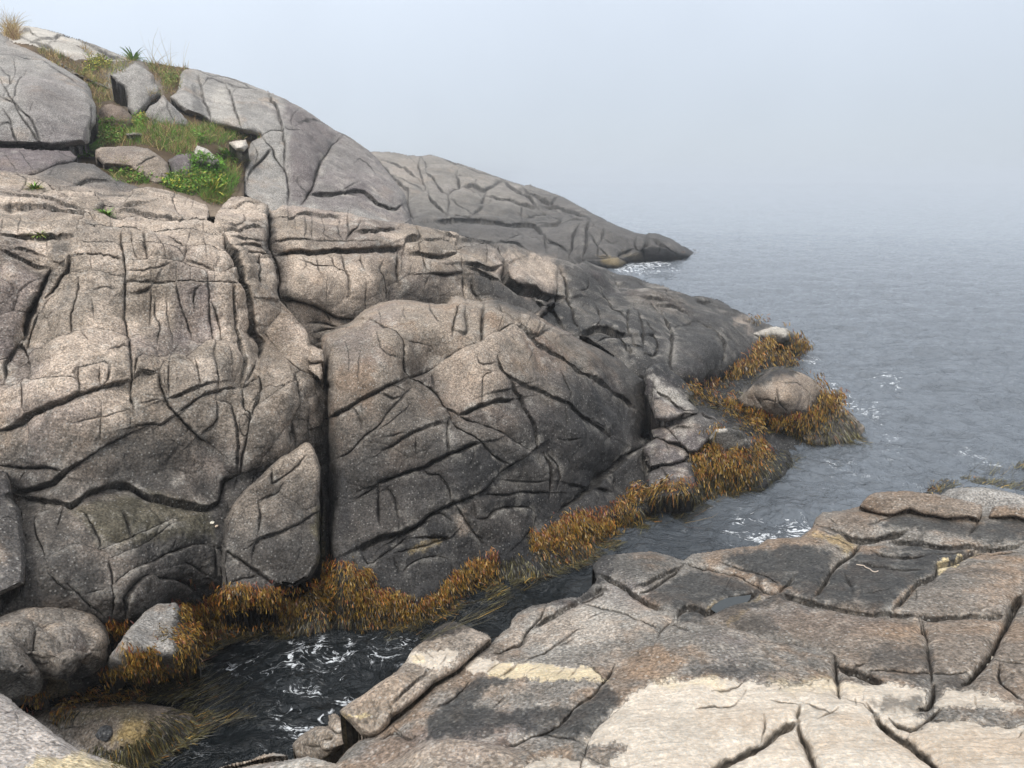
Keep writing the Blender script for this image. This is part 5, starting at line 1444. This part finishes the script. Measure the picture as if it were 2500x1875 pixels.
gl = grass("T1 20 240 40 190 110 190 130 250 60 262", dict(straw=.6, brn=.35, olive=.1), .3, (.3,.75), .08)
stuffobj('grass', gl, 'grass', label='dry golden grass tuft on the skyline at the far left', cat='grass', kind='stuff')
def plant(u, v, size, nleaf, label, cols_, up=.8, name='plant', group=None, wd=.05):
    P, N, ok = ground(np.array([u*1.]), np.array([v*1.])); P = P[0]; n = nleaf
    a = rng.uniform(0, 2*math.pi, n); d = np.stack([np.cos(a), np.sin(a), rng.uniform(up*.5, up*2, n)], 1); d /= np.linalg.norm(d, axis=1)[:,None]
    sd = np.cross(d, [0,0,1]); sd /= np.linalg.norm(sd, axis=1)[:,None]; b = np.zeros((n,3))+rng.normal(size=(n,3))*size*.05
    c = np.stack([GC[q] for q in cols_])[rng.integers(0, len(cols_), n)]*rng.uniform(.6,1.4,n)[:,None]
    v_, f_, c_ = ribbons(b, d, sd, size*rng.uniform(.6,1.1,n), size*wd*rng.uniform(.7,1.3,n), c, 5, np.broadcast_to(np.array([0,0,-.9]),(n,3)), prof=(.5,.9,1,.8,.5,.1))
    me = mesh_np(name, v_, f_, MAT['grass'], c_); o = link(bpy.data.objects.new(name, me)); o.location = P-np.array([0,0,.02]); tagit(o, label, 'plant', group)
def tpt(s): q = pts(s)[0]; return q[0], q[1]
plant(*tpt("T1 900 405"), .62, 60, 'green fern like plant standing on the skyline above the wedge boulder', ('lush','green'), 1.1, wd=.09)
plant(*tpt("T1 790 352"), .28, 16, 'tiny dark sprig on the skyline crest, left of the fern like plant', ('green','olive'), 1.5)
plant(*tpt("T1 238 1290"), .17, 90, 'light green rosette of narrow leaves on the tan ledge, nearest the left edge', ('green','yel','lush'), .9, group=None, wd=.1)
plant(*tpt("T1 718 1450"), .17, 110, 'deep green grassy clump in a joint of the tan ledge, under the dark hump', ('lush','green'), .9, wd=.1)
plant(*tpt("T1 268 1595"), .12, 70, 'small olive moss like clump on the ledge left of the cracked block', ('olive','green'), .7, wd=.14)
plant(*tpt("T1 590 1050"), .5, 150, 'leafy shrub in the corner between the left dome and the brownish boulder', ('lush','green','green'), 1.0, name='shrub', wd=.16)
plant(*tpt("T1 1560 1080"), .45, 110, 'bushy green shrub under the whitish block right of the meadow strip', ('lush','green'), .9, name='shrub', wd=.14)
plant(*tpt("T1 1440 1300"), .5, 90, 'long leaved yellow green clump at the bottom of the gully', ('yel','lush'), 1.0, wd=.07)
plant(*tpt("T1 2132 768"), .22, 9, 'single dry stalk on the right shoulder of the dome against the sky', ('straw',), 2.5)
# little things lying on the near platform
def icorock(u, v, r, label, name, c, sq=(1,1,.6)):
    import bmesh
    P, N, ok = ground(np.array([u*1.]), np.array([v*1.])); bm = bmesh.new(); bmesh.ops.create_icosphere(bm, subdivisions=3, radius=r)
    vv = np.array([q.co[:] for q in bm.verts]); s_ = 1+.28*fbm(vv/r*.9+u, 3)
    for q, k in zip(bm.verts, s_): q.co = (q.co[0]*k*sq[0], q.co[1]*k*sq[1], q.co[2]*k*sq[2])
    me = bpy.data.meshes.new(name); bm.to_mesh(me); bm.free(); me.polygons.foreach_set('use_smooth', np.ones(len(me.polygons), bool))
    at = me.color_attributes.new('alb', 'FLOAT_COLOR', 'POINT'); at.data.foreach_set('color', np.tile(np.array(c+(0.,), np.float32), len(me.vertices)))
    me.materials.append(MAT['rock']); o = link(bpy.data.objects.new(name, me)); o.location = P[0]+N[0]*r*.25; o.rotation_euler = (.2,.1,u); tagit(o, label, name.replace('_',' '))
icorock(*tpt("T13 1992 868"), .018, 'small pale stone caught in the wide crack at the right', 'pebble', (.62,.58,.5))
icorock(*tpt("T13 1970 930"), .012, 'tiny pale stone lower in the wide crack at the right', 'pebble', (.62,.58,.5))
icorock(*tpt("T9 718 1428"), .055, 'round dark cobble on the flat rock awash in the channel', 'cobble', (.10,.10,.10), (1,1,.8))
icorock(*tpt("T6 1440 1308"), .02, 'small whitish stone lodged beside the leaning slab', 'pebble', (.6,.56,.46))
icorock(*tpt("T6 1470 1330"), .016, 'cream pebble at the left foot of the leaning slab, the lower of two', 'pebble', (.58,.46,.34))
q = pts("T12 705 1025 740 1035 780 1035 770 1045 800 1060 830 1070 835 1090 850 1100 880 1105 898 1090"); P_, N_, _ok = ground(q[:,0], q[:,1])
cu = bpy.data.curves.new('dry_stalk', 'CURVE'); cu.dimensions = '3D'; cu.bevel_depth = .0035; cu.bevel_resolution = 1
spn = cu.splines.new('NURBS'); spn.points.add(len(q)-1); spn.use_endpoint_u = True
for i, p in enumerate(P_+N_*.006): spn.points[i].co = (*p, 1)
mm, nt_, bs_ = newmat('bleached_stalk'); bs_.inputs['Base Color'].default_value = (.55,.45,.36,1); bs_.inputs['Roughness'].default_value = .8
cu.materials.append(mm)
pu = pts("T11 1235 1425 1270 1385 1330 1345 1400 1322 1500 1310 1600 1298 1590 1335 1560 1372 1480 1430 1375 1505 1330 1490 1290 1465")
Pp, Np, _k = ground(pu[:,0], pu[:,1]); zz = float(np.quantile(Pp[:,2], .55)); rr_ = ray(pu[:,0], pu[:,1]); Pq = rr_*((zz-H)/rr_[:,2])[:,None]; Pq[:,2] = zz
mp_ = bpy.data.meshes.new('puddle'); mp_.from_pydata([tuple(q_) for q_ in Pq], [], [list(range(len(Pq)))]); mp_.update()
mpm, nt_, bs_ = newmat('still_rain_water'); bs_.inputs['Base Color'].default_value = (.035,.04,.042,1); bs_.inputs['Roughness'].default_value = .04; bs_.inputs['IOR'].default_value = 1.333
mp_.materials.append(mpm); tagit(link(bpy.data.objects.new('puddle', mp_)), kind='structure')
_o = link(bpy.data.objects.new('dry_stalk', cu)); dg = bpy.context.evaluated_depsgraph_get(); _m = bpy.data.meshes.new_from_object(_o.evaluated_get(dg)); bpy.data.objects.remove(_o)
tagit(link(bpy.data.objects.new('dry_stalk', _m)), 'thin curly dried stalk lying on the black stained part of the platform', 'stalk')
# ------------------------------------------------------------------ water
def water():
    na, nr = 860, 620
    az = np.linspace(math.radians(-50), math.radians(60), na)
    rr = np.concatenate([np.geomspace(2.2, 60, 520), np.geomspace(60.5, 1500, 100)])
    A, Rr = np.meshgrid(az, rr); X = np.sin(A)*Rr; Y = np.cos(A)*Rr
    Pw = np.stack([X, Y, np.zeros_like(X)], -1)
    def prj(P):
        y = P[...,1]; z = P[...,2]-H; fz = y*cp-z*sp; uy = y*sp+z*cp; return CX+F*P[...,0]/fz, CY-F*uy/fz
    u, v = prj(Pw)
    th = .45; Xr = X*math.cos(th)+Y*math.sin(th); Yr = -X*math.sin(th)+Y*math.cos(th)
    wx = X+.35*perlin(np.stack([X*.7,Y*.7,0*X],-1)); wy = Y+.35*perlin(np.stack([X*.7,Y*.7,0*X+5],-1))
    sw = perlin(np.stack([wx*.28, wy*.55, 0*X+2], -1))*.10*sstep(8, 20, Rr)+perlin(np.stack([wx*.9, wy*1.5, 0*X+7], -1))*.075
    rg = 1-np.abs(perlin(np.stack([wx*1.9+.3*wy, wy*2.5, 0*X+9], -1)))*2; rg2 = 1-np.abs(perlin(np.stack([wx*4.3, wy*5.2, 0*X+13], -1)))*2
    att = 1-.5*sstep(25, 90, Rr)
    Z = sw*(1-.6*sstep(60,200,Rr))+0.045*rg*att+.007*rg2*att; Z *= (1-sstep(200,500,Rr)); Z -= .02
    foam = np.zeros_like(X)
    FZ = [(.72,"T10 -60 850 150 800 500 790 880 800 860 880 780 960 600 940 480 1000 520 1200 420 1260 330 1400 60 1520 -100 1500",30),
      (.6,"T9 1280 1060 1400 960 1600 900 2212 800 2212 1100 1900 1080 1500 1050",26),(.6,"T9 1900 1100 2212 1050 2212 1420 2050 1400 1850 1300",30),
      (.35,"T9 950 1700 1300 1480 1800 1500 1900 1560 1500 1659",40),(1.0,"T9 1850 1545 2050 1530 2120 1580 1950 1600",14),(1.3,"T9 930 1130 1060 1090 1050 1110 960 1140",8),
      (1.0,"T11 1330 760 1500 560 1700 560 1720 640 1560 700 1700 760 2050 600 2150 660 2050 790 1700 870 1500 870",20),(.5,"T11 900 700 1200 700 1200 780 900 760",20),
      (.9,"T8 1600 850 1680 860 1800 980 2080 1080 2090 1190 1960 1160 1780 1040 1700 940",22),(.75,"T8 2000 860 2212 860 2212 1000 2080 980",24),(.6,"T8 2100 1280 2212 1280 2212 1500 2060 1420",30),(.5,"T8 1750 1450 2000 1500 1900 1600 1760 1560",20),
      (.55,"T12 380 60 700 40 700 300 560 260",30),(.8,"T12 1550 20 1700 0 2050 130 2030 165 1850 130",18),(.5,"T12 1100 300 1400 300 1330 400 1100 370",20),(1.0,"T12 0 620 310 620 330 700 220 790 0 800",20),
      (1.9,"T3 840 1000 900 965 1040 940 1200 938 1215 955 1100 985 960 1005",8),(.9,"T3 900 1000 1200 970 1300 990 1000 1030",16),(.28,"T8 1560 600 2212 600 2212 1700 1500 1700 1500 1400 2000 1350 2000 1200 1500 800",60),
      (.6,"T2 1600 800 1602 802 1603 800",5),(.5,"T3 640 560 900 600 860 640 760 630",14),(.8,"T3 2140 1560 2240 1600 2180 1640 2000 1600",12)]
    for a, s, sf in FZ:
        pl = pts(s); m = (u > pl[:,0].min()-sf) & (u < pl[:,0].max()+sf) & (v > pl[:,1].min()-sf) & (v < pl[:,1].max()+sf)
        if not m.any(): continue
        ins = inside(pl, u[m], v[m]); d, _ = segdist(pl, u[m], v[m], True); k = sstep(-sf, sf*.6, np.where(ins, d, -d))*a
        foam[m] = np.maximum(foam[m], k*1.35)
    chop = 1.6*(1-.25*sstep(12, 60, Rr))*(1-.6*sstep(50,250,Rr)); rough = np.clip(.45*sstep(5.8, 9.5, Rr)*sstep(-.2,1.3,X)+.53*sstep(12, 80, Rr)+.02, 0, 1)  # rough also sets base colour: turbidity plus painted sky reflection, haze and channel shade
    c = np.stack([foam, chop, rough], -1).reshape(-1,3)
    Pw[...,2] = Z; idx = np.arange(X.size).reshape(X.shape)
    Fc = np.stack([idx[:-1,:-1], idx[:-1,1:], idx[1:,1:], idx[1:,:-1]], -1).reshape(-1,4)
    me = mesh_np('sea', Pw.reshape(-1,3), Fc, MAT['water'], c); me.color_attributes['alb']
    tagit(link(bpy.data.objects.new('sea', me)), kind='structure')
water()
# sea behind and beside the surveyed sector, plus the dark bed
mm, nt_, bs_ = newmat('deep_water'); bs_.inputs['Base Color'].default_value = (.008,.011,.013,1); bs_.inputs['Roughness'].default_value = .15
v_ = np.array([[-1500,-1500,-1.1],[1500,-1500,-1.1],[1500,1500,-1.1],[-1500,1500,-1.1]]); me = mesh_np('seabed', v_, np.array([[0,1,2,3]]), mm); tagit(link(bpy.data.objects.new('seabed', me)), kind='structure')
# ------------------------------------------------------------------ haze
mz = bpy.data.materials.new('fog_air'); mz.use_nodes = True; nt = mz.node_tree; nt.nodes.clear()
ou = nt.nodes.new('ShaderNodeOutputMaterial'); pv = nt.nodes.new('ShaderNodeVolumePrincipled'); nt.links.new(pv.outputs[0], ou.inputs['Volume'])
pv.inputs['Color'].default_value = (.70,.725,.755,1); pv.inputs['Density'].default_value = .0025; pv.inputs['Anisotropy'].default_value = .25
hx = 1560.; z0, z1 = -9., 12.5
v_ = np.array([[x,y,z] for z in (z0,z1) for y in (-hx,hx) for x in (-hx,hx)]); f_ = np.array([[0,2,3,1],[4,5,7,6],[0,1,5,4],[2,6,7,3],[0,4,6,2],[1,3,7,5]])
me = mesh_np('haze', v_, f_, mz); me.polygons.foreach_set('use_smooth', np.zeros(6, bool)); o = link(bpy.data.objects.new('haze', me)); tagit(o, kind='stuff'); o.visible_shadow = True
# ------------------------------------------------------------------ overcast sky and sun
sc = bpy.context.scene; w = bpy.data.worlds.new('World'); sc.world = w; w.use_nodes = True; nt = w.node_tree; L = nt.links
SUN_EL, SUN_AZ = math.radians(52), math.radians(205)
sky = nt.nodes.new('ShaderNodeTexSky'); sky.sky_type = 'NISHITA'; sky.sun_disc = False; sky.sun_elevation = SUN_EL; sky.sun_rotation = SUN_AZ
bw = nt.nodes.new('ShaderNodeRGBToBW'); L.new(sky.outputs[0], bw.inputs[0])
tc = nt.nodes.new('ShaderNodeTexCoord'); sx = nt.nodes.new('ShaderNodeSeparateXYZ'); L.new(tc.outputs['Generated'], sx.inputs[0])
# stratus lid: brighter overhead, a little brighter inland (left) than out to sea
el = maprange(nt, sx.outputs[2], -.02, .9); az = maprange(nt, sx.outputs[0], -.75, .75, 1.0, 0.0)
ramp = nt.nodes.new('ShaderNodeValToRGB'); L.new(el, ramp.inputs[0]); cr = ramp.color_ramp
cr.elements[0].position = 0; cr.elements[0].color = (5.2,5.75,6.35,1); cr.elements[1].position = 1; cr.elements[1].color = (14.,14.3,14.8,1)
e = cr.elements.new(.12); e.color = (5.6,6.2,7.0,1); e = cr.elements.new(.27); e.color = (6.55,7.25,8.25,1); e = cr.elements.new(.5); e.color = (9.8,10.4,11.2,1)
cloud = maprange(nt, noise(nt, tc.outputs['Generated'], 2.2, 4, .5, .3), .3, .7, .95, 1.06)
side = maprange(nt, az, 0, 1, .93, 1.17)
c = mixc(nt, 1.0, ramp.outputs[0], mth(nt, 'MULTIPLY', cloud, side), 'MULTIPLY')
c = mixc(nt, .06, c, sky.outputs[0])
bg = nt.nodes['Background']; L.new(c, bg.inputs[0]); bg.inputs[1].default_value = .1
sd_ = bpy.data.lights.new('Sun', 'SUN'); sd_.energy = 1.9; sd_.angle = math.radians(18); sd_.color = (1,.965,.91)
so = link(bpy.data.objects.new('sun', sd_)); so.rotation_euler = (math.pi/2-SUN_EL, 0, -SUN_AZ+math.pi) 
from mathutils import Vector
dv = Vector((math.sin(SUN_AZ)*math.cos(SUN_EL), math.cos(SUN_AZ)*math.cos(SUN_EL), math.sin(SUN_EL))); so.rotation_euler = dv.to_track_quat('Z','Y').to_euler()
cam = bpy.data.cameras.new('Camera'); cam.sensor_width = 36; cam.lens = F/2500*36; cam.clip_start = .1; cam.clip_end = 5000
co = link(bpy.data.objects.new('camera', cam)); co.location = (0,0,H); co.rotation_euler = (math.pi/2-PITCH, 0, 0); sc.camera = co
sc.view_settings.view_transform = 'Standard'; sc.view_settings.look = 'None'; sc.view_settings.exposure = 0.27; sc.view_settings.gamma = 1
sc.cycles.use_denoising = True; sc.cycles.volume_bounces = 2; sc.cycles.max_bounces = 6; sc.cycles.diffuse_bounces = 3; sc.cycles.glossy_bounces = 3
print('done', round(time.time()-T_START,1))
